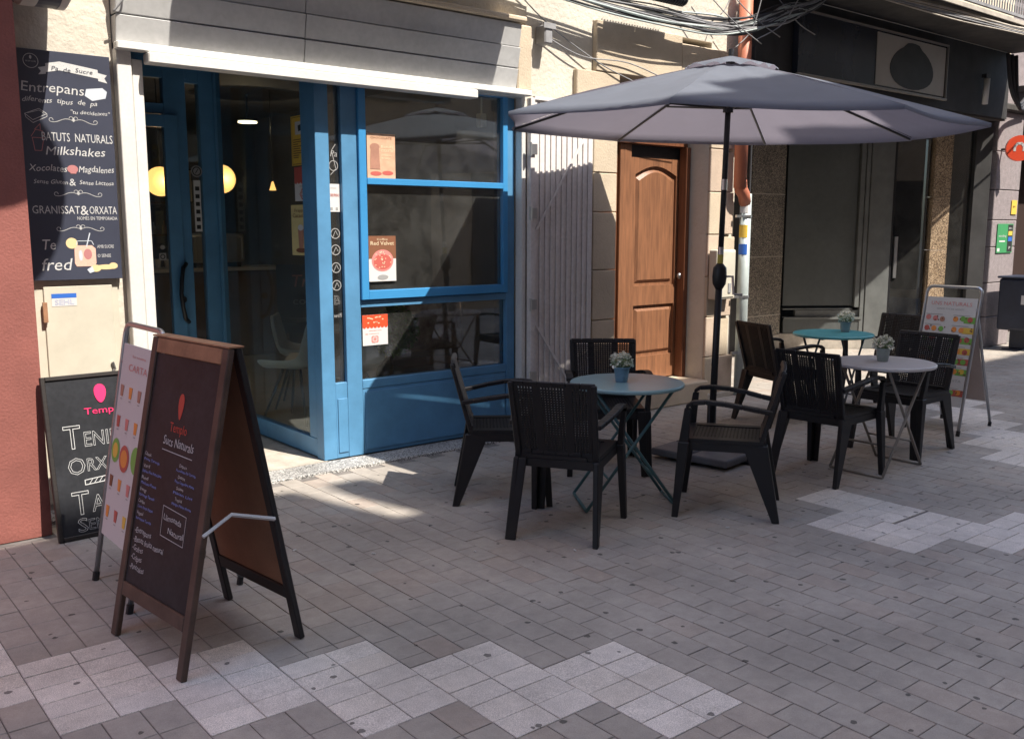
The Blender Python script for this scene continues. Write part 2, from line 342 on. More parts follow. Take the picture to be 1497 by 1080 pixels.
    def build(s, name, m, parent=None, smooth=False, bevel=0, seg=1, mats=None, kind=None, label=None, local=False):
        me = bpy.data.meshes.new(name); V = s.v
        if parent is not None and not local:
            Mi = parent_matrix(parent).inverted(); V = [Mi @ p for p in V]
        me.from_pydata([tuple(p) for p in V], [], s.f)
        for q in ([m] if mats is None else mats): me.materials.append(q)
        if mats is not None: me.polygons.foreach_set('material_index', s.mi)
        if smooth: me.polygons.foreach_set('use_smooth', [True]*len(me.polygons))
        me.update()
        o = bpy.data.objects.new(name, me); COL.objects.link(o)
        if parent is not None: o.parent = parent
        if bevel:
            b = o.modifiers.new('bevel', 'BEVEL'); b.width = bevel; b.segments = seg; b.limit_method = 'ANGLE'; b.angle_limit = R(40)
        if kind: o['kind'] = kind
        if label: o['label'] = label
        return o
def parent_matrix(o):
    M = Matrix.LocRotScale(o.location, o.rotation_euler, o.scale)
    return parent_matrix(o.parent) @ M if o.parent else M
def thing(name, label, cat, loc=(0, 0, 0), rz=0.0, group=None):
    o = bpy.data.objects.new(name, None); COL.objects.link(o); o.empty_display_size = 0.1
    o.location = loc; o.rotation_euler = (0, 0, rz); o['label'] = label; o['category'] = cat
    if group: o['group'] = group
    return o
def tag(o, label, cat, group=None):
    o['label'] = label; o['category'] = cat
    if group: o['group'] = group
    return o
def face_M(origin, xdir, up):
    """panel frame: local x = along the panel, local z = up the panel, local -y = towards the viewer of the face"""
    x = Vector(xdir).normalized(); z = Vector(up).normalized(); z = (z-x*z.dot(x)).normalized(); y = z.cross(x)
    M = Matrix((( x.x, y.x, z.x, origin[0]), (x.y, y.y, z.y, origin[1]), (x.z, y.z, z.z, origin[2]), (0, 0, 0, 1)))
    return M
def copy_tree(o, loc, rz, label, group=None):
    c = o.copy(); COL.objects.link(c); c.location = loc; c.rotation_euler = (0, 0, rz); c['label'] = label
    if group: c['group'] = group
    for ch in list(o.children):
        d = ch.copy(); COL.objects.link(d); d.parent = c
        for g in list(ch.children):
            e = g.copy(); COL.objects.link(e); e.parent = d
    return c

# ------------------------------------------------------------------ GROUND
base = MB().box(-60, 120, -60, 60, -0.5, -0.0055).build('ground', M_joint, kind='structure')
pav = bpy.data.objects.new('pavement', None); COL.objects.link(pav); pav['kind'] = 'structure'
GX0 = 0.64; SW = 0.375; BH = 0.622; ST = 0.3115
light = {}
def blk(k, top, n=5): light.setdefault(k, []).append((top-BH*n/5, top))
for k in range(-9, 5): blk(k, 3.70-ST*k)
for k in range(0, 12): blk(3-k, 2.768-ST-ST*(k+0)+0.0) if k < 1 else blk(3-k, 2.768-ST*(k+1))
for k in range(10, 22): blk(k, 2.835-ST*(k-10))
for k in range(11, 17): blk(k, 3.16+ST*(k-11)*0.0) if k == 11 else None
for k in range(16, 24): blk(k, 2.93+ST*(k-16))
JN = 0.0035
def clip_rows(a, b, step):
    out = []; y = b
    while y-step > a+0.02: out.append((y-step, y)); y -= step
    if y-a > 0.02: out.append((a, y))
    return out
stones = []
YLO, YHI = -4.2, 8.0
for k in range(-18, 62):
    x0 = GX0+SW*k
    L_ = sorted(light.get(k, []), key=lambda t: -t[1]); merged = []
    for a, b in L_:
        if merged and b > merged[-1][0]: continue
        merged.append((a, b))
    spans = []; y = YHI
    for a, b in merged:
        if b < y: spans.append((b, y, 0))
        spans.append((a, min(b, y), 1)); y = a
    spans.append((YLO, y, 0))
    for a, b, t in spans:
        if t:
            for (c, d) in clip_rows(a, b, BH/5):
                for i in range(2): stones.append((x0+i*SW/2, x0+(i+1)*SW/2, c, d, 1))
        else:
            ph = (k*37 % 5)*0.0375
            for i in range(3):
                top = b
                off = 0.094 if ((i+k) % 2 and k > 2) else 0.0
                rows = []
                if off and b-a > 0.3: rows.append((b-off, b)); top = b-off
                rows += clip_rows(a, top, 0.1875)
                merged_rows = []; skip = False
                for j, (c, d) in enumerate(rows): merged_rows.append((c, d))
                for (c, d) in merged_rows: stones.append((x0+i*SW/3, x0+(i+1)*SW/3, c, d, 0))
def covered(x, y):
    if y > 5.46 and 1.1 < x < 4.75: return True
    if y > 5.26 and x < 1.13: return True
    if y > 5.69 and x < 7.36: return True
    if y > 5.80 and x > 12.75: return True
    if y > 7.6: return True
    return False
def project(x, y, z=0):
    d = Vector((x, y, z-1.6)); zc = d.dot(FW)
    if zc < 0.3: return None
    return 748.5+1370*d.dot(RT)/zc, 540-1370*d.dot(UPV)/zc, zc
vis = []
for st in stones:
    cx_, cy_ = (st[0]+st[1])/2, (st[2]+st[3])/2
    if covered(cx_, cy_): continue
    p = project(cx_, cy_)
    if p and -40 < p[0] < 1537 and p[1] < 1130: vis.append((p[2], st, True))
    elif -7 < cx_ < 18: vis.append((99, st, False))
vis.sort(key=lambda t: t[0])
tile_meshes = {}
def tile_mesh(w, h, t):
    key = (round(w, 3), round(h, 3), t)
    if key not in tile_meshes:
        hx, hy = w/2-JN/2, h/2-JN/2; c = 0.0022
        V = [(-hx, -hy, -0.011), (hx, -hy, -0.011), (hx, hy, -0.011), (-hx, hy, -0.011), (-hx, -hy, -c*.8), (hx, -hy, -c*.8), (hx, hy, -c*.8), (-hx, hy, -c*.8),
             (-hx+c, -hy+c, 0), (hx-c, -hy+c, 0), (hx-c, hy-c, 0), (-hx+c, hy-c, 0)]
        F = [(0, 1, 5, 4), (1, 2, 6, 5), (2, 3, 7, 6), (3, 0, 4, 7), (4, 5, 9, 8), (5, 6, 10, 9), (6, 7, 11, 10), (7, 4, 8, 11), (8, 9, 10, 11)]
        tile_meshes[key] = (V, F)
    return key, tile_meshes[key]
TM = {}
rest = {0: MB(), 1: MB()}; tones = {0: [], 1: []}
far = {0: MB(), 1: MB()}
for n, (d, st, v) in enumerate(vis):
    x0, x1, y0, y1, t = st; key, (V, F) = tile_mesh(x1-x0, y1-y0, t); cx_, cy_ = (x0+x1)/2, (y0+y1)/2
    dz = random.uniform(-0.0012, 0.0008); tx = random.uniform(-0.006, 0.006); ty = random.uniform(-0.006, 0.006); tone = random.random()
    if n < 300 and v:
        if key not in TM:
            me = bpy.data.meshes.new('paving_stone'); me.from_pydata(V, [], F); me.materials.append(M_tile_l if t else M_tile_d); me.update(); TM[key] = me
        o = bpy.data.objects.new('paving_stone', TM[key]); COL.objects.link(o); o.parent = pav
        o.location = (cx_, cy_, dz); o.rotation_euler = (tx, ty, 0); o['tone'] = tone
    else:
        rest[t].add([(cx_+p[0], cy_+p[1], p[2]+dz+p[0]*-ty+p[1]*tx) for p in V], F); tones[t] += [tone]*len(V)
for t in (0, 1):
    o = rest[t].build('paving_field', M_tile_l if t else M_tile_d, pav, kind='stuff')
    a = o.data.attributes.new('tone', 'FLOAT', 'POINT'); a.data.foreach_set('value', tones[t])
# far paving beyond the joints one can see
MB().box(18, 60, -12, 8, -0.012, -0.002).build('paving_beyond', M_tile_d, pav, kind='stuff')

# ------------------------------------------------------------------ CAFE BUILDING
YF = 5.68
cafe = thing('cafe_building', 'cream plastered building with a blue framed shopfront and a brown wooden street door', 'building', (4.2, YF, 0))
wl_ = MB()
wl_.box(1.135, 1.71, YF-0.02, 6.2, 0, 3.75)
wl_.box(1.71, 4.75, YF-0.02, 6.2, 3.14, 3.75)
wl_.box(4.75, 5.46, YF, 6.2, 0, 3.75)
wl_.box(5.46, 6.96, YF, 6.2, 3.26, 3.75)
wl_.box(6.96, 7.36, YF+0.01, 7.5, 0.0, 3.75)
wl_.build('wall', M_cream, cafe)
# upper floors (out of frame, they reflect and shade)
MB().box(-6, 13, YF+0.03, 12, 3.75, 11.5).build('upper_wall', M_upper, cafe)
MB().box(2.2, 4.56, 4.86, YF+0.03, 3.75, 3.90).build('balcony', M_upper, cafe)
MB().box(7.36, 13.0, 4.85, YF+0.03, 3.84, 3.98).build('rear_lintel', M_soffit, cafe) if False else None
# stone surround of the street door: big blocks, each its own
def block(x0, x1, z0, z1, y0=YF-0.035, y1=6.1, m=M_stone):
    return MB().box(x0+.003, x1-.003, y0+random.uniform(-.003, .003), y1, z0+.003, z1-.003).build('stone_block', m, cafe, bevel=0.006)
block(5.46, 6.50, 2.86, 3.26, YF-0.05); block(6.50, 7.20, 2.86, 3.20, YF-0.04)
block(5.25, 5.74, 2.38, 2.86, YF-0.045); 
for z0, z1 in ((0, .42), (.42, .84), (.84, 1.26), (1.26, 1.74), (1.74, 2.06), (2.06, 2.38)): block(5.46, 5.74, z0, z1, YF-0.03)
zz = [0, .40, .78, 1.16, 1.55, 1.94, 2.33, 2.86]
for i, (z0, z1) in enumerate(zip(zz, zz[1:])):
    block(6.96, 7.14, z0, z1, YF-0.02, 6.1, M_stone2 if i % 2 else M_stone)
    block(7.14, 7.30 + (0.06 if i % 3 == 0 else 0.0), z0, z1-(.02 if i % 2 else 0), YF-(0.02 if i % 2 else 0.035), YF+.008, M_stone if i % 2 else M_stone2)
# red neighbour
redb = thing('red_building', 'dark red plastered house standing proud of the cafe at the left edge', 'building', (-2, 5.3, 0))
MB().box(-7, 1.132, 5.25, 9, 0, 11).build('wall', M_red, redb)

# meter cupboard door, left of the shopfront, with hinge and sticker
mc = MB(); mc.box(1.215, 1.66, YF-.03, YF-.021, .05, 1.33); mc.build('cupboard_surround', M_meter, cafe, bevel=.003)
md = MB(); md.box(1.262, 1.625, YF-.042, YF-.031, .30, 1.285); d_ = md.build('cupboard_door', M_meter, cafe, bevel=.003)
MB().box(1.25, 1.272, YF-.062, YF-.043, 1.09, 1.20).build('hinge', M_boardtop, d_)
MB().tube([(1.60, YF-.052, .84), (1.61, YF-.052, .80), (1.60, YF-.05, .79)], .008, 6).build('latch', M_chrome, d_)
st = MB(face_M((1.30, YF-.0435, 1.175), (1, 0, 0), (0, 0, 1)))
st.rect(0, .13, 0, .07, 0); st.cur = 1; st.rect(0, .13, .045, .07, -.0006); st.cur = 2; st.text('SEHL', .015, .008, .028, .10, w=-.0008, outline=True)
tag(st.build('sticker', None, mats=[M_paper, M_bl, M_bl]), 'small white sticker with blue lettering on the cream cupboard door', 'sticker')

# ------------------------------------------------------------------ SHOPFRONT (blue)
YB = 5.70
# white jamb on the left and white post on the right
MB().box(1.71, 1.79, 5.585, 5.66, 0, 2.60).box(1.80, 1.86, 5.615, 5.70, 0, 2.55).build('white_jamb', M_white, cafe, bevel=.004)
MB().box(4.665, 4.705, 5.61, 5.69, 0, 2.60).build('white_post', M_white, cafe, bevel=.004)
# closing wall between frames (blue side of the recess)
MB().box(1.80, 1.86, 5.71, 7.40, 0, 2.95).build('recess_side', M_blue, cafe)
def fbox(parent, name, m, *b, bevel=.003):
    mb = MB()
    for q in b: mb.box(*q)
    return mb.build(name, m, parent, bevel=bevel)
# front: corner post, narrow sidelight, wide bay
fbox(cafe, 'corner_post', M_blue, (2.975, 3.075, YB, YB+.10, .02, 2.95))
w1 = fbox(cafe, 'narrow_window', M_blue, (3.075, 3.168, YB+.004, YB+.07, .02, .55)); MB().box(3.075, 3.168, YB+.004, YB+.07, 2.62, 2.95).build('head_panel', M_blue, w1)
MB().box(3.075, 3.168, YB+.035, YB+.041, .55, 2.62).build('pane', M_glass, w1)
MB().box(3.09, 3.165, YB-.004, YB+.003, .06, .44).build('panel', M_blue, w1, bevel=.002)
fbox(cafe, 'mullion', M_blue, (3.168, 3.288, YB, YB+.10, .02, 2.95))
wb = fbox(cafe, 'bay_frame', M_blue, (3.291, 4.62, YB+.002, YB+.085, 1.06, 1.11), (3.291, 4.62, YB+.002, YB+.085, .49, .55), (4.583, 4.662, YB-.004, YB+.09, .02, 2.95),
          (3.291, 4.583, YB+.004, YB+.08, 2.62, 2.95))
MB().box(3.291, 4.58, YB+.006, YB+.05, .02, .488).build('base_panel', M_blue, wb, bevel=.003)
MB().box(3.31, 4.56, YB-.002, YB+.005, .05, .468).build('raised_panel', M_blue, wb, bevel=.002)
MB().box(3.291, 4.583, YB+.04, YB+.046, .551, 1.059).build('pane', M_glass, wb)
w2 = fbox(cafe, 'sash_window', M_bluesash, (3.288, 3.345, YB-.025, YB+.05, 1.115, 2.615), (4.535, 4.581, YB-.025, YB+.05, 1.115, 2.615), (3.345, 4.535, YB-.024, YB+.05, 1.115, 1.178),
          (3.345, 4.535, YB-.020, YB+.05, 2.575, 2.615), (3.345, 4.535, YB-.03, YB+.045, 1.902, 1.945))
MB().box(3.345, 4.535, YB+.012, YB+.018, 1.178, 1.902).build('pane', M_glass, w2)
MB().box(3.345, 4.535, YB+.012, YB+.018, 1.945, 2.575).build('pane', M_glass, w2)
# return screen going into the recess
w3 = fbox(cafe, 'return_screen', M_blue, (2.978, 3.035, YB+.102, YB+.21, .16, 2.95), (2.978, 3.035, YB+.102, 7.40, .03, .158), (2.978, 3.035, YB+.21, 7.375, 2.84, 2.95), (2.978, 3.035, 7.377, 7.40, .16, 2.95))
MB().box(3.00, 3.006, YB+.21, 7.375, .158, 2.84).build('pane', M_glassr, w3)
# back of the recess: glass door and sidelight
YD = 7.42
db = fbox(cafe, 'door_frame', M_blue, (1.862, 3.04, YD, YD+.07, 2.74, 2.95), (1.862, 2.60, YD, YD+.07, 2.47, 2.55), (2.60, 2.77, YD-.004, YD+.075, .06, 2.95), (2.875, 2.99, YD-.004, YD+.075, .06, 2.95),
          (1.862, 1.94, YD-.004, YD+.075, .06, 2.95), (2.77, 2.875, YD+.002, YD+.07, 2.72, 2.74))
MB().box(2.77, 2.875, YD+.03, YD+.036, .1, 2.72).build('pane', M_glass, db)
MB().box(1.94, 2.60, YD+.03, YD+.036, 2.55, 2.74).build('pane', M_glass, db)
dl = fbox(cafe, 'glass_door', M_blue, (1.944, 2.06, YD-.03, YD+.03, .07, 2.465), (2.585, 2.69, YD-.03, YD-.006, .07, 2.465), (2.06, 2.585, YD-.03, YD+.02, 2.37, 2.465), (2.06, 2.585, YD-.03, YD+.02, .07, .25))
MB().box(2.06, 2.585, YD-.008, YD-.002, .25, 2.37).build('pane', M_glass, dl)
MB().tube([(2.70, YD-.035, 1.33), (2.66, YD-.075, 1.30), (2.635, YD-.10, 1.20), (2.625, YD-.105, 1.10), (2.635, YD-.10, 1.0), (2.66, YD-.075, .90), (2.70, YD-.035, .87)], .017, 8).build('handle', M_black, dl, smooth=True)
MB().lathe([(.026, 0), (.026, -.012)], (2.665, YD-.03, 1.05), 14, 'y').build('lock', M_black, dl)
MB().box(1.86, 3.0, 5.70, 7.5, 0.0, 0.018).build('recess_floor', M_plinth, cafe)
MB().box(1.72, 5.2, 5.72, 7.49, 2.955, 3.02).build('recess_ceiling', M_inwall, cafe)
sill = MB().box(1.135, 4.72, 5.45, 5.695, -.01, .016).build('threshold', M_sill, cafe, bevel=.004)
MB().box(4.72, 7.36, 5.62, 5.679, -.01, .05).build('wall_foot', M_plinth, cafe, bevel=.01)
# shutter box over the shop, three folded bands, each two sheets, and the awning bar
for i, (z0, z1, y) in enumerate(((2.632, 2.776, 5.60), (2.784, 2.925, 5.575), (2.932, 3.09, 5.56))):
    for (x0, x1) in ((1.715, 2.86), (2.865, 4.60)):
        MB().hexa([(x0, y, z0), (x1, y, z0), (x1, 5.67, z0), (x0, 5.67, z0), (x0, y-.03, z1), (x1, y-.03, z1), (x1, 5.67, z1), (x0, 5.67, z1)]).build('shutter_box_sheet', M_sheet, cafe, bevel=.004)
MB().box(1.72, 4.60, 5.605, 5.66, 2.60, 3.10).build('shutter_box_core', M_dark, cafe)
MB().box(1.70, 4.63, 5.50, 5.69, 3.10, 3.139).build('cornice', M_stone, cafe, bevel=.01)
MB().box(4.60, 4.74, 5.58, 5.679, 2.63, 3.10).build('box_end', M_stone, cafe, bevel=.01)
aw = MB(); aw.box(1.70, 4.70, 5.53, 5.60, 2.585, 2.628); aw.box(1.86, 4.17, 5.50, 5.60, 2.522, 2.580); aw.build('awning_bar', M_white, cafe, bevel=.006)
MB().box(3.30, 4.66, 5.60, 5.69, 2.58, 2.60).build('head_rail', M_white, cafe)
# wooden street door
YW = 6.02
wd = MB(); wd.box(5.742, 6.245, YW-.02, YW+.06, .19, 2.35)
wd.box(6.90, 6.955, 5.89, YW-.035, .19, 2.35); wd.box(5.742, 6.955, YW-.09, YW+.06, 2.352, 2.42)
dfw = wd.build('wooden_door', M_woodd, cafe, bevel=.005)
MB().box(6.10, 6.243, YW-.05, YW-.021, .19, 2.35).build('door_stile_edge', M_wood, dfw, bevel=.004)
MB().box(6.247, 6.95, YW-.01, YW+.05, 2.245, 2.350).build('door_head', M_dark, dfw)
lf = MB(); LX0, LX1 = 6.25, 6.935; SQ = .065; yl = YW-.03
lf.box(LX0, LX0+SQ, yl, YW+.02, .20, 2.24); lf.box(LX1-SQ, LX1, yl, YW+.02, .20, 2.24)
lf.box(LX0+SQ, LX1-SQ, yl, YW+.02, .20, .42); lf.box(LX0+SQ, LX1-SQ, yl, YW+.02, .90, 1.08)
n = 12; cxm = (LX0+LX1)/2; hw = (LX1-LX0)/2-SQ
arc = [(cxm-hw+2*hw*i/n, 2.09+.08*math.sin(math.pi*i/n)) for i in range(n+1)]
P = [(LX0+SQ, 2.24), (LX0+SQ, arc[0][1])]+arc[1:-1]+[(LX1-SQ, arc[-1][1]), (LX1-SQ, 2.24)]
for i in range(n):
    a, b = arc[i], arc[i+1]
    lf.hexa([(a[0], yl, a[1]), (b[0], yl, b[1]), (b[0], YW+.02, b[1]), (a[0], YW+.02, a[1]), (a[0], yl, 2.24), (b[0], yl, 2.24), (b[0], YW+.02, 2.24), (a[0], YW+.02, 2.24)])
lf.build('door_leaf', M_wood, dfw)
def raised(x0, x1, z0, z1, arch=0):
    mb = MB(); m_ = .05; k = 12
    def outl(e):
        T = [(x0+e+(x1-x0-2*e)*i/k, z1-e+arch*math.sin(math.pi*i/k)) for i in range(k+1)]
        return [(x0+e, z0+e)]+T+[(x1-e, z0+e)]
    A, B2, C2 = outl(0), outl(.03), outl(.055); nn = len(A)
    V = [(p[0], yl+.022, p[1]) for p in A]+[(p[0], yl+.024, p[1]) for p in B2]+[(p[0], yl+.003, p[1]) for p in C2]
    F = []
    for r in (0, 1):
        for i in range(nn): F.append((r*nn+i, r*nn+(i+1) % nn, (r+1)*nn+(i+1) % nn, (r+1)*nn+i))
    F.append(tuple(2*nn+i for i in range(nn)))
    return mb.add(V, F)
raised(LX0+SQ, LX1-SQ, 1.08, 2.09, .08).build('door_panel', M_wood, dfw)
raised(LX0+SQ, LX1-SQ, .42, .90).build('door_panel', M_wood, dfw)
MB().lathe([(.012, 0), (.012, -.03), (.03, -.035), (.03, -.055), (.0, -.065)], (LX1-.033, yl, 1.16), 14, 'y').build('door_knob', M_chrome, dfw, smooth=True)
MB().box(5.742, 6.955, YW+.062, YW+.2, .18, 3.2).build('door_void', M_dark, dfw)
MB().box(5.74, 6.957, 5.60, 6.0, .0, .19).build('door_step', M_stone, cafe, bevel=.012)
MB().box(5.742, 6.955, YW+.0, YW+.06, 2.425, 2.858).build('transom_light', M_dark, dfw)

# ------------------------------------------------------------------ interior of the cafe
MB().box(1.4, 5.4, 7.5, 14, 0.0, .05).box(3.04, 5.4, 5.80, 7.5, 0, .05).build('cafe_floor', M_floor, cafe)
MB().box(1.3, 5.5, 13.9, 14.1, 0, 3.1).box(1.2, 1.4, 7.5, 14, 0, 3.1).box(5.4, 5.5, 6.21, 14, 0, 3.1).box(4.7, 5.4, 6.0, 6.2, 0, 3.1).build('cafe_inner_wall', M_inwall, cafe)
MB().box(1.3, 5.5, 7.5, 14.1, 3.02, 3.1).build('cafe_ceiling', M_inwall, cafe)
def globe(x, y, z, lab):
    t = thing('globe_pendant_lamp', lab, 'lamp', (x, y, z), group='lit globe lamps in the cafe')
    MB().lathe([(.0001, -.13)]+[(.13*math.cos(a), .13*math.sin(a)) for a in [R(-75+15*i) for i in range(11)]]+[(.0001, .13)], (x, y, z), 20).build('globe', M_globe, t, smooth=True)
    MB().tube([(x, y, z+.13), (x, y, 3.01)], .006, 6).build('cord', M_black, t)
for nm_, p_, e_ in (('globe_light', (2.95, 8.38, 2.02), 1.3), ('globe_light', (3.47, 8.28, 2.055), 1.3), ('ceiling_disc_light', (4.30, 9.75, 2.66), 2.5)):
    l_ = bpy.data.lights.new(nm_, 'POINT'); l_.energy = e_; l_.color = (1, .72, .42); l_.shadow_soft_size = .004; lo_ = bpy.data.objects.new(nm_, l_); COL.objects.link(lo_); lo_.location = p_
globe(2.95, 8.6, 2.02, 'lit amber globe lamp seen through the glass door leaf')
globe(3.47, 8.50, 2.055, 'lit amber globe lamp seen just right of the door frame')
cl = thing('ceiling_light', 'flat lit round ceiling light deep inside the cafe', 'ceiling light', (4.30, 9.75, 2.72))
MB().lathe([(.10, 2.72), (.10, 2.735)], (4.30, 9.75, 0), 20).build('diffuser', M_disc, cl)
MB().lathe([(.11, 2.736), (.11, 2.76), (.01, 2.77), (.01, 3.015)], (4.30, 9.75, 0), 20).build('housing', M_black, cl)
p2 = thing('cone_lamp', 'tiny lit cone lamp far back in the cafe', 'lamp', (4.35, 9.3, 2.05))
MB().lathe([(.035, 2.0), (.008, 2.09)], (4.35, 9.3, 0), 12).build('shade', M_globe, p2)
MB().tube([(4.35, 9.3, 2.09), (4.35, 9.3, 3.01)], .005, 6).build('cord', M_black, p2)
ct = thing('counter', 'dark wooden serving counter at the back of the cafe', 'counter', (3.6, 11.3, .05))
MB().box(3.0, 5.3, 11, 11.6, .05, 1.1).build('body', M_counter, ct, bevel=.01); MB().box(2.96, 5.33, 10.95, 11.65, 1.1, 1.14).build('worktop', M_greyt, ct, bevel=.005)
mcx = thing('coffee_machine', 'shiny metal coffee machine on the cafe counter', 'coffee machine', (4.45, 11.2, 1.14))
mm = MB(); mm.box(4.1, 4.8, 11.1, 11.5, 1.2, 1.55); mm.build('body', M_chrome, mcx, bevel=.04, seg=3)
MB().tube([(4.15, 11.08, 1.5), (4.15, 11.0, 1.5), (4.15, 11.0, 1.25)], .012, 6).build('steam_wand', M_chrome, mcx); MB().tube([(4.72, 11.08, 1.5), (4.72, 11.0, 1.5), (4.72, 11.0, 1.25)], .012, 6).build('steam_wand', M_chrome, mcx)
for x_ in (4.14, 4.70): MB().box(x_, x_+.06, 11.15, 11.45, 1.14, 1.2).build('foot', M_black, mcx)
for i_ in range(9):
    x_ = 3.1+i_*.11; tag(MB().lathe([(.028, 1.141), (.038, 1.25), (.034, 1.25), (.024, 1.15)], (x_, 11.15+random.uniform(0, .2), 0), 10).build('cup', M_paper, smooth=True), 'white cup in the row on the dark cafe counter', 'cup', 'cups on the cafe counter')
for i_, (x_, z_, w_, h_, m_) in enumerate(((2.3, 1.9, .4, .5, M_tan), (3.0, 2.1, .35, .3, M_cocoa), (4.9, 2.0, .3, .45, M_crm))):
    q_ = thing('picture_frame', ('brown picture low on the left of the back cafe wall', 'small cocoa coloured picture in the middle of the back cafe wall', 'cream picture on the right of the back cafe wall')[i_], 'picture', (x_, 13.85, z_))
    MB().box(x_-.02, x_+w_+.02, 13.86, 13.89, z_-.02, z_+h_+.02).build('frame', M_black, q_); MB().box(x_, x_+w_, 13.85, 13.858, z_, z_+h_).build('print', m_, q_)
sh = thing('bottle_shelf', 'wall shelf with bottles and jars behind the cafe counter', 'shelf', (3.6, 13.7, 1.5))
for z in (1.5, 1.95, 2.35): MB().box(2.2, 5.0, 13.5, 13.88, z, z+.03).build('shelf_board', M_counter, sh)
for i in range(18):
    x = 2.3+i*.15; z = random.choice((1.53, 1.98)); h = random.uniform(.16, .3)
    b = MB().lathe([(.032, z), (.034, z+h*.6), (.012, z+h*.75), (.012, z+h)], (x, 13.65, 0), 8).build('bottle', random.choice((M_grn, M_chrome, M_cocoa, M_paper)), None, smooth=True)
    tag(b, 'small bottle on the shelf at the back of the dark cafe', 'bottle', 'bottles on the back shelf')
# counter poster with lettering
cp = MB(face_M((3.72, 7.95, .66), (.9, -.44, 0), (0, 0, 1)))
cp.rect(0, .62, 0, .62, 0); cp.cur = 1; cp.text('Trufy', .12, .42, .11, .34, shear=.2); cp.cur = 2; cp.text('coffee', .14, .26, .07, .30); cp.rect(.1, .5, .1, .14)
tag(cp.build('counter_sign', None, mats=[M_slate, M_pink, M_grey]), 'dark lettered sign inside the cafe behind the return screen', 'sign')
def shell_chair(x, y, rz, lab):
    t = thing('shell_chair', lab, 'chair', (x, y, .05), rz, 'pale shell chairs inside the cafe')
    mb = MB(); n1, n2 = 8, 9; V = []; F = []
    prof = [(.24, .43), (.18, .44), (.05, .435), (-.1, .44), (-.17, .47), (-.21, .56), (-.235, .68), (-.25, .80)]
    for i, (px, pz) in enumerate(prof):
        wv = .23 if i < 5 else .23-.02*(i-4)
        for j in range(n2):
            u = (j/(n2-1)-.5)*2; cv = .09*abs(u)**3; V.append((px+(cv*.5 if i > 4 else 0), u*wv, pz+(cv if i < 6 else cv*.4)))
    for i in range(n1-1):
        for j in range(n2-1): a = i*n2+j; F.append((a, a+1, a+n2+1, a+n2))
    mb.add(V, F); o = mb.build('seat_shell', M_shell, t, smooth=True, local=True)
    s_ = o.modifiers.new('thick', 'SOLIDIFY'); s_.thickness = .012; sb = o.modifiers.new('sub', 'SUBSURF'); sb.levels = 1; sb.render_levels = 1
    for sx in (-1, 1):
        for sy in (-1, 1): MB().tube([(sx*.08, sy*.08, .43), (sx*.21, sy*.21, 0)], [.013, .009], 6).build('leg', M_black, t, local=True)
    return t
shell_chair(3.42, 6.98, R(120), 'pale shell chair with its back near the return screen glass')
shell_chair(3.75, 7.55, R(-35), 'pale shell chair farther in beside the cafe table')
shell_chair(3.62, 6.45, R(200), 'pale shell chair standing behind the wide lower window')
it = thing('cafe_table', 'small round black legged table inside behind the return screen', 'table', (3.85, 6.95, .05))
MB().lathe([(.30, .72), (.30, .745)], (3.85, 6.95, .05), 24).build('tabletop', M_counter, it); MB().tube([(3.85, 6.95, .06), (3.85, 6.95, .77)], .03, 8).build('pedestal', M_black, it)
MB().lathe([(.2, .0), (.2, .012), (.03, .03)], (3.85, 6.95, .051), 20).build('base', M_black, it)
bn = thing('window_bench', 'upholstered bench with a floral back behind the lower window', 'bench', (4.2, 6.5, .05))
MB().box(3.95, 4.68, 6.2, 6.65, .3, .52).build('seat_cushion', M_counter, bn, bevel=.04, seg=2)
for x0 in (4.06,): MB().box(x0, x0+.56, 6.30, 6.42, .62, 1.12).build('back_cushion', M_floral, bn, bevel=.05, seg=3)
MB().box(3.97, 4.66, 6.23, 6.6, .05, .3).build('base', M_counter, bn)
# leafy bush behind the lower window
def leaf_cloud(mb, c, rad, n, size, up=0.3):
    for _ in range(n):
        while True:
            p = Vector((random.uniform(-1, 1), random.uniform(-1, 1), random.uniform(-1, 1)))
            if p.length < 1: break
        p = p.normalized()*(p.length**.45)
        q = Vector((c[0]+p.x*rad[0], c[1]+p.y*rad[1], c[2]+p.z*rad[2]))
        d = Vector((random.gauss(0, 1), random.gauss(0, 1), random.gauss(0, 1)+up)).normalized(); e = d.cross(Vector((random.gauss(0, 1), random.gauss(0, 1), random.gauss(0, 1)))).normalized()
        s_ = size*random.uniform(.6, 1.3)
        mb.add([q-d*s_, q+e*s_*.45, q+d*s_, q-e*s_*.45], [(0, 1, 2, 3)])
bu = thing('potted_bush', 'leafy green potted bush catching the sun behind the lower window', 'plant', (3.66, 5.95, .05))
fb = MB(); leaf_cloud(fb, (3.66, 5.865, .86), (.21, .075, .19), 1500, .02); fb.build('foliage', M_hedge, bu)
MB().lathe([(.09, .05), (.12, .42), (.13, .45), (.11, .45)], (3.66, 5.96, 0), 16).build('pot', M_counter, bu)
MB().tube([(3.66, 5.95, .42), (3.66, 5.88, .9)], .015, 6).build('stem', M_counter, bu)

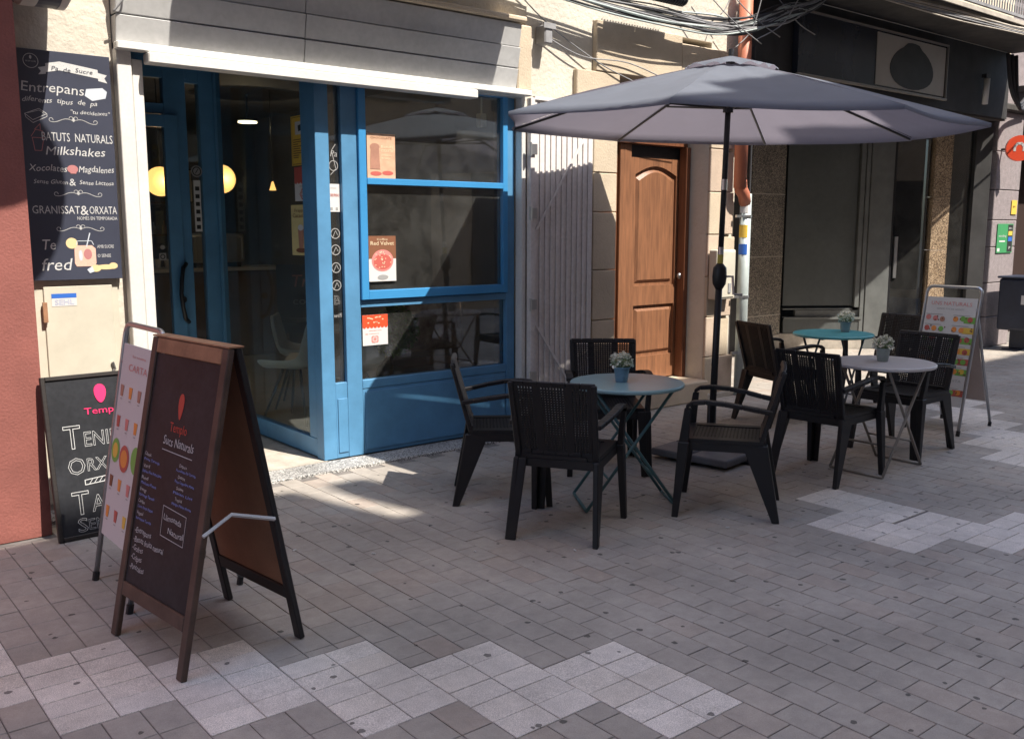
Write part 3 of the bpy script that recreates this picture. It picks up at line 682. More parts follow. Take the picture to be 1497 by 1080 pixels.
# ------------------------------------------------------------------ posters and stickers on the glass
def poster(name, lab, cat, origin, xd, w, h, painter, mats, thick=.002):
    M = face_M(origin, xd, (0, 0, 1)); mb = MB(M)
    mb.box(0, w, 0, thick, 0, h); mb.cur = 1
    painter(mb, w, h)
    return tag(mb.build(name, None, mats=mats), lab, cat)
def pA(mb, w, h):
    mb.text('CHOCOLATE', w*.5, h*.88, h*.05, w*.75, align='c'); mb.cur = 2
    mb.poly([(w*.10, h*.2), (w*.13, h*.66), (w*.42, h*.66), (w*.45, h*.2)], -.002, 0); mb.disc(w*.27, h*.7, w*.17, h*.08, w=-.0022)
    mb.cur = 3; mb.text('Batuts', w*.5, h*.68, h*.06, w*.42); mb.text('ORXATA', w*.5, h*.59, h*.06, w*.42); mb.text('naturals', w*.5, h*.50, h*.04, w*.36); mb.text('de temps', w*.5, h*.43, h*.04, w*.32)
    mb.cur = 4; mb.disc(w*.72, h*.12, w*.2, h*.05); mb.disc(w*.3, h*.10, w*.2, h*.05)
poster('poster', 'brown milkshake poster in the upper sash pane', 'poster', (3.362, YB-.004, 1.948), (1, 0, 0), .225, .30, pA, [M_tan, M_brn, M_cocoa, M_crm, M_rd])
def pB(mb, w, h):
    mb.rect(0, w, h*.5, h, -.0004); mb.cur = 2; mb.text('Coffee', w*.5, h*.91, h*.035, w*.4, align='c'); mb.text('Red Velvet', w*.5, h*.80, h*.085, w*.86, align='c')
    mb.cur = 3; mb.disc(w*.5, h*.46, w*.40, h*.24, -.0014, 26); mb.cur = 4; mb.disc(w*.5, h*.43, w*.33, h*.17, -.0018, 26)
    mb.cur = 2
    for i in range(26):
        a = random.uniform(0, 6.28); r = random.uniform(0, 1)**.5*.33; mb.disc(w*(.5+r*math.cos(a)), h*(.47+r*.58*math.sin(a)), w*.022, h*.012, -.0022, 6)
    mb.cur = 5; mb.disc(w*.5, h*.09, w*.2, h*.055, -.0014)
poster('poster', 'red cookie poster low in the middle sash pane', 'poster', (3.358, YB-.004, 1.238), (1, 0, 0), .22, .315, pB, [M_paper, M_brn, M_crm, M_pink, M_rd, M_grey])
def pC(mb, w, h):
    mb.rect(0, w, h*.62, h, -.0005)
    for i in range(7): mb.disc(w*(.07+i*.143), h*.63, w*.07, h*.07, -.0008)
    mb.cur = 2
    for i in range(14): mb.disc(random.uniform(.1, .9)*w, random.uniform(.68, .95)*h, w*.035, h*.02, -.0012, 8)
    mb.cur = 1; mb.text('SEGUEIX-NOS', w*.5, h*.47, h*.03, w*.5, align='c'); mb.text('@ cafeteria', w*.1, h*.37, h*.03, w*.55); mb.cur = 3
    mb.poly([(w*.38, h*.08), (w*.58, h*.08), (w*.62, h*.12), (w*.62, h*.27), (w*.58, h*.31), (w*.38, h*.31), (w*.34, h*.27), (w*.34, h*.12)], -.0012, -.0005)
    mb.cur = 4; mb.ring(w*.48, h*.195, w*.06, w*.08, -.0018); mb.disc(w*.56, h*.27, w*.012, None, -.0018, 8)
    mb.ring(w*.48, h*.195, w*.125, w*.138, -.0018, 4)
poster('poster', 'white flyer with orange top and camera logo in the lower window', 'poster', (3.318, YB+.035, .787), (1, 0, 0), .205, .215, pC, [M_paper, M_orange, M_crm, M_pink, M_paper])
# on the return screen, seen from the recess side (face -X): x runs along -Y
def ret(y0, z0, w, h): return (2.998, y0+w, z0), (0, -1, 0), w, h
def pY(mb, w, h):
    mb.rect(w*.25, w*.8, h*.62, h*.88); mb.cur = 2; mb.poly([(w*.45, h*.68), (w*.66, h*.70), (w*.62, h*.82), (w*.42, h*.80)], -.002, -.0012); mb.cur = 3
    for i in range(9): mb.line([(w*.12, h*(.52-i*.045)), (w*random.uniform(.4, .85), h*(.52-i*.045))], .006)
    mb.line([(w*.06, h*.03), (w*.94, h*.03), (w*.94, h*.97), (w*.06, h*.97), (w*.06, h*.03)], .004)
poster('poster', 'orange yellow notice with a square pictogram on the return screen', 'poster', *ret(5.84, 2.03, .25, .33), pY, [M_yellow, M_paper, M_blk, M_brn])
def pR(mb, w, h):
    mb.rect(0, w, h*.6, h); [mb.disc(w*(.1+.2*i), h*.6, w*.11, h*.1, -.0012) for i in range(5)]
    mb.cur = 1; mb.ring(w*.5, h*.2, w*.13, w*.18, -.0014, 4); mb.ring(w*.5, h*.2, w*.05, w*.075, -.0014); mb.cur = 2; mb.text('segueix', w*.3, h*.42, h*.05, w*.4)
poster('poster', 'small white and red flyer under the yellow notice', 'poster', *ret(5.84, 1.79, .22, .23), pR, [M_paper, M_rd, M_grey])
def pF(mb, w, h):
    mb.text('Frappé', w*.2, h*.86, h*.06, w*.6); mb.text('Cacaolat', w*.1, h*.75, h*.08, w*.75); mb.cur = 2
    mb.poly([(w*.42, h*.14), (w*.38, h*.52), (w*.68, h*.52), (w*.64, h*.14)], -.003, -.001); mb.cur = 3; mb.disc(w*.53, h*.55, w*.15, h*.06, -.0032)
    mb.cur = 1; mb.disc(w*.53, h*.1, w*.3, h*.05, -.0014)
poster('poster', 'pale yellow iced cocoa poster lowest on the return screen', 'poster', *ret(5.86, 1.42, .27, .345), pF, [M_ycream, M_brn, M_cocoa, M_paper])
# on the narrow front window
def pN(mb, w, h):
    mb.text('OBERT', w*.1, h*.55, h*.10, w*.45); mb.cur = 2; mb.text('MENU', w*.52, h*.55, h*.10, w*.4); mb.cur = 3; mb.rect(w*.15, w*.35, h*.06, h*.16); mb.rect(w*.6, w*.8, h*.06, h*.16)
    mb.line([(w*.2, h*.85), (w*.7, h*.85)], .003)
poster('sticker', 'white notice with red lettering on the narrow front window', 'sticker', (3.077, YB+.031, 1.715), (1, 0, 0), .088, .185, pN, [M_paper, M_rd, M_rd, M_grey])
vd = MB(face_M((3.08, YB+.033, .6), (1, 0, 0), (0, 0, 1)))
for i, z in enumerate((.97, .86, .74, .62)):
    vd.ring(.042, z, .030, .036); vd.line([(.02, z-.03), (.045, z+.02), (.06, z-.01)], .004)
vd.text('B', .02, .49, .06, .045, outline=True); vd.text('wifi', .012, .40, .03, .06, shear=.2); vd.ring(.042, 1.42, .03, .035); vd.text('Pa', .02, 1.48, .04, .05, shear=.2); vd.line([(.02, 1.36), (.06, 1.40), (.03, 1.52), (.06, 1.56)], .005)
tag(vd.build('window_decal', M_grey), 'column of round drawn decals down the narrow front window', 'decal')
# door sidelight stickers
def pS(mb, w, h):
    for i in range(6):
        mb.cur = 1; mb.rect(w*.2, w*.8, h*(.05+i*.15), h*(.13+i*.15))
poster('sticker', 'tall white strip of service symbols on the door sidelight', 'sticker', (2.80, YD-.006, 1.58), (1, 0, 0), .055, .40, pS, [M_paper, M_blk])
rs = MB(face_M((2.83, YD-.006, 2.05), (1, 0, 0), (0, 0, 1))); rs.disc(0, 0, .045, None, 0); rs.cur = 1; rs.ring(0, 0, .028, .036, -.001); rs.line([(-.01, -.015), (.012, .018)], .006, -.001)
tag(rs.build('sticker', None, mats=[M_grey, M_blk]), 'round grey sticker above the white strip on the door sidelight', 'sticker')
ds = MB(face_M((2.50, YD-.011, 1.36), (1, 0, 0), (0, 0, 1))); ds.rect(0, .055, 0, .055, 0); ds.cur = 1; ds.ring(.028, .028, .012, .02, -.001); ds.cur = 0; ds.disc(.03, .10, .018, None, 0)
tag(ds.build('sticker', None, mats=[M_grey, M_blk]), 'tiny square and round stickers on the glass door leaf', 'sticker')

# ------------------------------------------------------------------ wall menu board
MWB, MHB = .475, 1.225
Mb = face_M((1.205, YF-.065, 1.32), (1, 0, 0), (0, 0, 1))
menu = thing('wall_menu_board', 'tall dark slate menu board with white lettering screwed to the cream wall', 'menu board', (1.44, YF-.06, 1.32))
mb = MB(Mb); mb.box(0, MWB, 0, .035, 0, MHB); mb.build('board', M_slate, menu, bevel=.002)
def U(x): return x*MWB
def Vv(y): return MHB*(1-y)
lt = MB(Mb)
lt.ring(U(.15), Vv(.05), .035, .038); lt.text('PA DE SUCRE', U(.15), Vv(.055), .007, .05, align='c'); lt.disc(U(.15), Vv(.035), .006, .01, n=10)
bn_ = [(U(.30), Vv(.055)), (U(.45), Vv(.042)), (U(.62), Vv(.050)), (U(.86), Vv(.062)), (U(.86), Vv(.100)), (U(.62), Vv(.088)), (U(.45), Vv(.080)), (U(.30), Vv(.092))]
lt.poly(bn_, -.0012, -.0006)
lt.poly([(U(.22), Vv(.075)), (U(.30), Vv(.068)), (U(.30), Vv(.100)), (U(.22), Vv(.105)), (U(.25), Vv(.09))], -.0010, -.0006)
lt.poly([(U(.86), Vv(.075)), (U(.96), Vv(.082)), (U(.93), Vv(.097)), (U(.96), Vv(.117)), (U(.86), Vv(.11))], -.0010, -.0006)
lt.text('Entrepans', U(.03), Vv(.178), .050, U(.66), shear=.12, wob=.06)
lt.text('diferents  tipus  de  pa', U(.03), Vv(.222), .026, U(.80), shear=.25, wob=.12)
lt.text('"tu decideixes"', U(.53), Vv(.262), .020, U(.43), shear=.2, wob=.1)
def flourish(v):
    for sgn in (-1, 1):
        P_ = [(U(.56)+sgn*U(.24)*t, Vv(v)+.010*math.sin(t*5.2)) for t in [i/14 for i in range(15)]]; lt.line(P_, .0035)
        c_ = P_[-1]; lt.line([(c_[0]+sgn*(.010*math.sin(a)), c_[1]+.010*(1-math.cos(a))) for a in [i*.6 for i in range(9)]], .003)
        c_ = (U(.56)+sgn*.012, Vv(v-.012)); lt.line([(c_[0]+sgn*.010*math.cos(a), c_[1]+.009*math.sin(a)) for a in [i*.6 for i in range(9)]], .003)
    lt.disc(U(.56), Vv(v-.006), .006, .012, n=10)
for v in (.295, .617, .772): flourish(v)
lt.text('BATUTS  NATURALS', U(.21), Vv(.385), .045, U(.77)); lt.text('Milkshakes', U(.24), Vv(.445), .045, U(.64), shear=.2, wob=.05)
lt.text('Xocolates', U(.05), Vv(.517), .034, U(.40), shear=.18, wob=.08); lt.text('Magdalenes', U(.58), Vv(.517), .034, U(.39), shear=.18, wob=.08)
lt.text('Sense Gluten', U(.09), Vv(.572), .022, U(.36), shear=.18, wob=.1); lt.text('&', U(.47), Vv(.578), .038, U(.07)); lt.text('Sense Lactosa', U(.58), Vv(.572), .022, U(.38), shear=.18, wob=.1)
lt.text('GRANISSAT', U(.055), Vv(.703), .042, U(.51)); lt.text('&', U(.57), Vv(.708), .052, U(.09)); lt.text('ORXATA', U(.67), Vv(.703), .042, U(.31))
lt.text('NOMÉS EN TEMPORADA', U(.53), Vv(.73), .018, U(.45))
lt.text('Te', U(.12), Vv(.862), .055, U(.15), shear=.15); lt.text('fred', U(.10), Vv(.955), .065, U(.32), shear=.2)
lt.text('AMB SUCRE', U(.73), Vv(.858), .018, U(.19)); lt.text('O SENSE', U(.73), Vv(.90), .018, U(.15))
# icon outlines
lt.line([(U(.05), Vv(.275)), (U(.20), Vv(.25)), (U(.28), Vv(.27)), (U(.13), Vv(.30)), (U(.05), Vv(.275)), (U(.06), Vv(.29)), (U(.13), Vv(.312)), (U(.28), Vv(.282)), (U(.28), Vv(.27))], .0025)
lt.line([(U(.08), Vv(.272)), (U(.20), Vv(.257)), (U(.25), Vv(.27))], .002)
lt.build('lettering', M_chalk, menu)
l2 = MB(Mb); l2.text('Pa  de  Sucre', U(.36), Vv(.083), .022, U(.44), w=-.0024, shear=.15, wob=.1); l2.build('banner_lettering', M_slate, menu)
ic = MB(Mb); ic.cur = 0
ic.poly([(U(.70), Vv(.180)), (U(.72), Vv(.150)), (U(.90), Vv(.140)), (U(.95), Vv(.155)), (U(.93), Vv(.185)), (U(.78), Vv(.200))], -.0014, -.0005)
ic.cur = 1; ic.line([(U(.11), Vv(.375)), (U(.13), Vv(.43)), (U(.20), Vv(.43)), (U(.23), Vv(.375)), (U(.11), Vv(.375))], .003); ic.line([(U(.10), Vv(.37)), (U(.15), Vv(.34)), (U(.22), Vv(.345)), (U(.24), Vv(.37))], .003); ic.line([(U(.14), Vv(.34)), (U(.2), Vv(.315)), (U(.2), Vv(.34))], .003)
ic.disc(U(.515), Vv(.505), U(.06), .022); ic.poly([(U(.47), Vv(.50)), (U(.49), Vv(.525)), (U(.55), Vv(.525)), (U(.57), Vv(.50))], -.0016, -.0012)
ic.cur = 2; jar = [(U(.49), Vv(.94)), (U(.47), Vv(.925)), (U(.475), Vv(.86)), (U(.51), Vv(.845)), (U(.67), Vv(.845)), (U(.71), Vv(.86)), (U(.71), Vv(.925)), (U(.69), Vv(.94))]
ic.poly(jar, -.002, -.0005); ic.cur = 3; ic.disc(U(.45), Vv(.835), U(.065), .030, -.0016); ic.disc(U(.82), Vv(.945), U(.13), .014, -.0016); ic.disc(U(.90), Vv(.94), U(.05), .018, -.002); ic.disc(U(.70), Vv(.95), U(.06), .02, -.0022)
ic.cur = 0; ic.line([(U(.50), Vv(.842)), (U(.51), Vv(.825)), (U(.67), Vv(.825)), (U(.69), Vv(.842))], .004, -.0024); ic.line([(U(.61), Vv(.85)), (U(.655), Vv(.79))], .006, -.0026); ic.disc(U(.54), Vv(.89), .010, .030, -.0024); ic.poly([(U(.60), Vv(.955)), (U(.66), Vv(.94)), (U(.68), Vv(.965)), (U(.63), Vv(.972))], -.003, -.002)
ic.cur = 1; ic.disc(U(.62), Vv(.885), .022, .03, -.0024)
M_jar = mat('peach_print', (0.70, 0.42, 0.33), 0.7, fine=.1)
ic.build('drawings', None, menu, mats=[mat('pale_drawing', (0.50, 0.54, 0.60), 0.8), mat('rosy_drawing', (0.42, 0.17, 0.17), 0.8), M_jar, mat('lemon_drawing', (0.68, 0.52, 0.28), 0.8)])

# ------------------------------------------------------------------ round projecting sign above the menu board
rsn = thing('round_wall_sign', 'round projecting sign, dark banded with pale rim, above the menu board', 'sign', (1.29, 5.37, 2.96))
DC = (1.29, 5.37, 2.96)
MB().lathe([(.0001, -.12), (.22, -.12), (.245, -.10), (.245, -.03)], DC, 40, 'x').lathe([(.245, .075), (.245, .11), (.23, .12), (.0001, .12)], DC, 40, 'x').build('rim', M_lampw, rsn)
MB().lathe([(.243, -.03), (.243, .075)], DC, 40, 'x').build('band', M_lampb, rsn)
MB().box(1.17, 1.23, 5.60, 5.66, 2.78, 2.90).tube([(1.20, 5.63, 2.84), (1.20, 5.5, 2.90)], .02, 8).build('bracket', M_lampb, rsn)
hs = thing('shade_disc', 'added round shading disc on a bracket high over the pavement, unseen above the picture', 'sign', (1.29, 3.8, 4.55))  # disc and bracket added out of view to shade red wall and menu board
MB().lathe([(.0001, -.04), (.60, -.04), (.60, .04), (.0001, .04)], (1.27, 3.8, 4.53), 40, 'y').build('disc', M_lampw, hs)
MB().tube([(1.27, 3.84, 4.6), (1.27, 5.7, 4.6)], .03, 8).build('bracket', M_black, hs)
# ------------------------------------------------------------------ folding white gate leaf
gt = thing('folding_gate', 'white ribbed metal folding gate leaf opened against the wall', 'gate', (5.05, 5.58, 0))
MB().box(4.712, 4.755, 5.56, 5.61, .02, 2.58).build('gate_post', M_gate, gt, bevel=.003)
for i in range(22):
    x = 4.765+i*.0285; y = 5.58+(.009 if i % 2 else 0)
    MB().box(x, x+.0245, y, y+.012, .06, 2.56).build('slat', M_gate, gt)
MB().box(4.76, 5.40, 5.598, 5.612, .05, 2.57).build('backing_sheet', M_gate, gt)
for z_ in (2.57, .03): MB().box(4.76, 5.39, 5.568, 5.597, z_, z_+.027).build('rail', M_gate, gt)
MB().taper((4.78, 5.566, 1.60), (5.30, 5.566, 2.35), (.012, .004), (.012, .004)).taper((4.78, 5.566, .85), (5.18, 5.566, .30), (.012, .004), (.012, .004)).build('brace', M_gate, gt)
for z in (1.72, 1.02, .45, 2.2):
    MB().box(4.700, 4.765, 5.545, 5.559, z-.04, z+.04).tube([(4.70, 5.548, z-.05), (4.70, 5.548, z+.05)], .011, 8).build('hinge', M_chrome, gt)
# ------------------------------------------------------------------ pipes, boxes, cables
dp = thing('drainpipe', 'drainpipe at the building corner, orange above and stickered grey metal below', 'drainpipe', (7.33, 5.58, 0))
MB().tube([(7.27, 5.56, 3.8), (7.27, 5.56, 1.98)], .062, 14).build('upper_pipe', M_pipe_o, dp, smooth=True)
MB().tube([(7.42, 5.60, 0), (7.42, 5.60, 1.93)], .055, 14).build('lower_pipe', M_pipe_g, dp, smooth=True)
MB().tube([(7.27, 5.56, 2.05), (7.29, 5.565, 1.97), (7.36, 5.58, 1.92), (7.41, 5.60, 1.84)], [.062, .062, .058, .056], 14).build('elbow', M_pipe_o, dp, smooth=True)
for z in (1.72, .96, .42): MB().tube([(7.42, 5.60, z-.012), (7.42, 5.60, z+.012)], .062, 14).box(7.28, 7.38, 5.59, 5.61, z-.012, z+.012).build('bracket', M_chrome, dp)
def pipe_sticker(z, h, c, lab, nm):
    mb = MB(); V = []; F = []
    for i in range(7):
        a = R(150+i*16); V += [(7.42+.0565*math.cos(a), 5.60+.0565*math.sin(a), z), (7.42+.0565*math.cos(a), 5.60+.0565*math.sin(a), z+h)]
    for i in range(6): F.append((2*i, 2*i+2, 2*i+3, 2*i+1))
    tag(mb.add(V, F).build(nm, c), lab, 'sticker')
pipe_sticker(1.52, .12, M_yellow, 'orange and black sticker round the grey pipe', 'sticker')
pipe_sticker(1.72+.03, .10, M_paper, 'torn white sticker high on the grey pipe', 'sticker'); pipe_sticker(1.36, .10, M_bl, 'blue and white sticker in the middle of the grey pipe', 'sticker')
cb = thing('corner_conduit', 'thin dark cable conduit running up the building corner', 'conduit', (7.53, 5.66, 0)); MB().tube([(7.55, 5.66, .05), (7.55, 5.66, 3.3)], .012, 8).build('conduit', M_cabled, cb)
mt = thing('meter_box', 'cream electricity meter box on the wall beside the wooden door', 'meter box', (7.08, 5.63, .92))
MB().box(6.955, 7.235, 5.55, 5.644, .95, 1.41).build('case', M_meter, mt, bevel=.012, seg=2); MB().box(6.975, 7.215, 5.543, 5.549, .97, 1.39).build('lid', M_meter, mt, bevel=.004)
MB().box(7.12, 7.16, 5.535, 5.542, 1.01, 1.10).build('latch', M_grey, mt)
sb = thing('grey_junction_box', 'small grey junction box on the wall right of the shutter box', 'junction box', (4.90, 5.62, 3.0)); MB().box(4.85, 4.93, 5.56, 5.679, 2.99, 3.13).build('case', M_cable, sb, bevel=.01); MB().box(4.83, 4.95, 5.55, 5.559, 3.10, 3.14).build('lid', M_cable, sb)
cm = thing('door_sensor', 'small camera shaped sensor inside the upper sash pane', 'sensor', (4.42, 5.8, 2.4)); MB().box(4.385, 4.445, 5.76, 5.82, 2.36, 2.46).build('case', M_meter, cm, bevel=.006); MB().tube([(4.415, 5.79, 2.46), (4.415, 5.79, 2.95)], .008, 6).build('stem', M_meter, cm)
# cable bundle
def cable(name, lab, pts, r, m, grp=None):
    P_ = [Vector(p) for p in pts]; out = []
    for i in range(len(P_)-1):
        p0 = P_[max(i-1, 0)]; p1 = P_[i]; p2 = P_[i+1]; p3 = P_[min(i+2, len(P_)-1)]
        for t in [k/6 for k in range(6)]:
            out.append(0.5*((2*p1)+(-p0+p2)*t+(2*p0-5*p1+4*p2-p3)*t*t+(-p0+3*p1-3*p2+p3)*t*t*t))
    out.append(P_[-1])
    return tag(MB().tube(out, r, 6).build(name, m, smooth=True), lab, 'cable', grp)
for i in range(20):
    j = lambda s_=.03: random.uniform(-s_, s_)
    dd = random.uniform(-.02, .10); rr = random.choice((.006, .008, .011))
    cable('cable', 'one of the tangled grey cables bundled along the wall above the umbrella', [(2.9+j(.3), 5.60, 3.62+j()), (4.1, 5.55, 3.44+dd*.6+j()), (5.2, 5.50+j(), 3.32+dd+j(.02)), (6.0, 5.48+j(), 3.30+dd+j(.03)), (6.7, 5.47, 3.30+dd+j(.04)), (7.2, 5.46+j(.02), 3.36+dd+j(.05)), (7.7, 5.45, 3.52+dd+j(.07)), (8.1, 5.44, 3.70+j(.05)), (8.4, 5.43, 3.83)], rr, random.choice((M_cable, M_cable, M_cabled, M_pipe_g)), 'bundled cables along the wall')
for i, (a, b) in enumerate((((6.4, 5.5, 3.75), (7.3, 5.4, 3.25)), ((6.7, 5.5, 3.8), (7.6, 5.42, 3.35)), ((7.0, 5.45, 3.8), (6.6, 5.5, 3.32)), ((7.9, 5.4, 3.8), (7.3, 5.45, 3.3)), ((7.5, 5.45, 3.75), (8.2, 5.45, 3.45)), ((7.3, 5.4, 3.7), (7.05, 5.5, 3.2)))):
    cable('cable', 'loose thin cable crossing the bundle near the orange pipe', [a, ((a[0]+b[0])/2+.05, (a[1]+b[1])/2, (a[2]+b[2])/2-.07), b], .005, M_cable, 'loose cables crossing the bundle')
cable('cable', 'thin cable sagging across the cream wall from the junction box to the door lintel', [(4.93, 5.64, 3.06), (5.3, 5.62, 2.95), (5.8, 5.60, 2.95), (6.4, 5.60, 2.84), (6.9, 5.6, 2.80)], .005, M_cable)
cable('cable', 'thin cable slanting down the wall over the pale stone block', [(4.4, 5.62, 3.5), (4.9, 5.64, 3.18), (5.45, 5.62, 2.93), (5.9, 5.60, 2.80)], .005, M_cable)
cable('cable', 'white cable end hanging beside the shutter box at the top left', [(1.62, 5.60, 3.2), (1.73, 5.55, 2.95), (1.76, 5.52, 2.88), (1.70, 5.56, 2.78)], .006, M_cable)
for i in range(3):
    cable('cable', 'black cable hanging in a loop above the limestone pillar', [(12.55+i*.12, 5.55, 3.78), (12.6+i*.1, 5.5, 3.35-i*.05), (12.85+i*.05, 5.5, 3.18-i*.03), (13.2, 5.55, 3.30), (13.7, 5.6, 3.35)], .025, M_cabled, 'black cables looped above the limestone pillar')
sc_ = thing('splice_closure', 'black ribbed cable splice closure lying on the cable bundle', 'splice closure', (5.9, 5.46, 3.47))
for (x0, x1) in ((5.58, 5.93), (5.96, 6.30)): MB().tube([(x0, 5.46, 3.50), (x1, 5.46, 3.50)], .055, 12).build('body', M_cabled, sc_, smooth=True)
for i in range(22):
    x = 5.60+i*.032
    MB().tube([(x, 5.46, 3.50), (x+.012, 5.46, 3.50)], .064, 12).build('rib', M_cabled, sc_)

# ------------------------------------------------------------------ SET-BACK DARK SHOP BUILDING
dk = thing('dark_shop_building', 'dark shop building with recessed front, brown granite pillar and long sign board', 'building', (10, 5.7, 0))
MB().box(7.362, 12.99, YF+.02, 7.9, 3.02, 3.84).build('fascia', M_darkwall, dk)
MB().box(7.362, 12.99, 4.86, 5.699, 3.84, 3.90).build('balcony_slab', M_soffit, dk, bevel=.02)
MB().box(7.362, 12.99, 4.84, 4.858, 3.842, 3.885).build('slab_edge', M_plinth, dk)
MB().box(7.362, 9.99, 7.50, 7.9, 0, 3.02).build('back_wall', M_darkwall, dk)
for z0, z1 in ((.0, .205), (.21, .47), (.475, 1.24), (1.245, 2.045), (2.05, 3.015)):
    MB().box(9.99, 10.70, 7.45, 7.9, z0, z1).build('granite_slab', M_plinth if z0 < .1 else M_granite, dk, bevel=.004)
for z in (.4725, 1.2425, 2.0475): MB().box(9.99, 10.70, 7.448, 7.46, z-.006, z+.006).build('joint', M_plinth, dk)
A_ = Vector((10.72, 7.48, 0)); B_ = Vector((12.95, 5.80, 0)); DD = (B_-A_); LEN = DD.length
Md = face_M(A_, DD, (0, 0, 1))
def dg(name, m, *b, **k):
    mb = MB(Md)
    for q in b: mb.box(*q)
    return mb.build(name, m, dk, **k)
s0 = lambda s_: s_*LEN
dg('plinth_slab', M_plinth, (s0(.0), s0(.405), -.02, .4, 0, .21), bevel=.004)
sw = dg('roller_shutter', M_shut, (s0(.02), s0(.36), .05, .1, .58, 3.0))
MB(Md).box(s0(.02), s0(.40), -.01, .1, .215, .40).build('shutter_base', M_shut, sw); MB(Md).box(s0(.02), s0(.40), -.03, .1, .402, .43).build('sill_rail', M_shutf, sw)
MB(Md).box(s0(.08), s0(.40), .02, .1, .435, .52).build('mid_panel', M_shutf, sw); MB(Md).box(s0(.02), s0(.36), .03, .1, .525, .545).build('bottom_rail', M_shutf, sw)
MB(Md).box(s0(.363), s0(.385), -.01, .12, .56, 3.0).build('guide_rail', M_shutf, sw, bevel=.004)
dg('grey_pillar', M_shutf, (s0(.41), s0(.52), -.03, .3, 0, 3.0), bevel=.006)
dg('grey_pillar', M_shutf, (s0(.388), s0(.407), -.02, .3, .215, 3.0), bevel=.004)
dr = dg('black_doorway', M_blk, (s0(.52), s0(.71), .25, .3, 0, 3.0), (s0(.80), s0(.905), .15, .2, 0, 3.0))
MB(Md).box(s0(.535), s0(.70), .05, .056, .1, 2.9).build('pane', M_glassd, dr); MB(Md).box(s0(.80), s0(.905), .05, .056, .1, 2.9).build('pane', M_glassd, dr)
MB(Md).box(s0(.522), s0(.534), .0, .24, 0, 3.0).build('jamb', M_black, dr)
MB(Md).box(s0(.55), s0(.565), .03, .049, .95, 1.5).build('handle', M_chrome, dr)
for z0, z1 in ((0, .6), (.605, 1.32), (1.325, 2.02), (2.025, 3.0)): dg('tan_granite_slab', M_granite2, (s0(.712), s0(.795), -.03, .2, z0, z1), bevel=.003)
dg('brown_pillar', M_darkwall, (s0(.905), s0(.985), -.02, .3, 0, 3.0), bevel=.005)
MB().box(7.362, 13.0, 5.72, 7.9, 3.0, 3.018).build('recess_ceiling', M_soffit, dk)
MB().box(9.9, 13.4, 7.95, 8.0, 0, 3.1).build('back_screen', M_blk, dk)
sg = thing('shop_sign', 'long dark glossy sign board with a pale panel and a big pear shaped shade painted on it', 'sign', (9.7, 5.65, 3.1))
MB().box(8.20, 11.155, 5.63, 5.695, 3.12, 3.705).build('panel', mat('sign_dark_panel', (0.02, 0.024, 0.035), 0.25, var=.4, vs=1.4), sg)
MB().box(9.62, 11.12, 5.622, 5.629, 3.14, 3.685).build('pale_panel', mat('sign_pale_panel', (0.42, 0.38, 0.33), 0.5, var=.12, vs=2), sg)
pear = [(10.37+.47*math.cos(a)*(1-.15*math.sin(a)), 3.385+.235*math.sin(a)+(.03 if math.sin(a) > .9 else 0)) for a in [R(i*12) for i in range(30)]]
MB().poly(pear, 5.617, 5.621).build('pear_shade', mat('sign_shade', (0.035, 0.035, 0.036), 0.6, var=.3, vs=3), sg)  # shade lying across the panel, painted as a flat dark pear
MB().box(8.18, 11.17, 5.60, 5.635, 3.095, 3.118).box(8.18, 11.17, 5.61, 5.635, 3.707, 3.725).box(11.156, 11.17, 5.61, 5.635, 3.12, 3.705).build('frame', M_greyleg, sg)
tl = thing('tube_lamp', 'white tube lamp fixed upright on the dark wall near the limestone pillar', 'lamp', (12.1, 5.6, 3.3)); MB().tube([(12.18, 5.62, 3.14), (12.2, 5.62, 3.45)], .035, 10).build('tube', M_paper, tl, smooth=True)
MB().box(12.13, 12.24, 5.60, 5.66, 3.455, 3.5).build('bracket', M_black, tl)
# balcony railing above the dark shop
rl = thing('balcony_railing', 'ornate black iron balcony railing at the top right above the dark shop', 'railing', (11, 4.9, 3.98))
for z_ in (3.93, 4.8): MB().box(7.4, 12.98, 4.88, 4.91, z_, z_+.03).build('rail', M_cable, rl)
for i in range(62):
    x = 9.2+i*.061
    MB().tube([(x, 4.895, 3.96), (x, 4.895, 4.04), (x+.018, 4.895, 4.09), (x, 4.895, 4.15), (x, 4.895, 4.8)], .008, 5).build('baluster', M_cable, rl)
for i in range(5):
    cable('cable', 'pale cable slung under the balcony edge of the dark shop', [(8.4, 5.0, 3.80-.01*i), (9.8, 4.90, 3.80-.02*i+random.uniform(-.02, .02)), (11, 4.86, 3.80-.015*i), (12.0, 4.84, 3.83-.02*i), (13.2, 4.9, 3.70)], .007 if i else .012, M_cable if i % 2 else M_plinth, 'cables slung under the balcony edge')

# ------------------------------------------------------------------ RIGHT BUILDING
rb = thing('limestone_building', 'building at the right edge with a pinkish limestone block pillar and dark shop opening', 'building', (14, 5.8, 0))
zz = [0, .42, .88, 1.36, 1.72, 2.12, 2.62, 3.14]
for z0, z1 in zip(zz, zz[1:]): MB().box(12.99, 13.72, 5.78+random.uniform(-.006, .006), 6.4, z0+.004, z1-.004).build('stone_block', M_pstone, rb, bevel=.008)
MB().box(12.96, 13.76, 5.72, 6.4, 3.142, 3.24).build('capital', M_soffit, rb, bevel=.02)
MB().box(13.0, 26, 5.82, 9, 3.245, 11).build('upper_wall', M_pstone, rb)
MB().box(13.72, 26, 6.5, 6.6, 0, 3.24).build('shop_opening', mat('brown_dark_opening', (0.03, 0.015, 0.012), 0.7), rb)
MB().box(16.2, 17, 5.8, 6.4, 0, 3.24).box(20.2, 21, 5.8, 6.4, 0, 3.24).build('pier', M_pstone, rb)
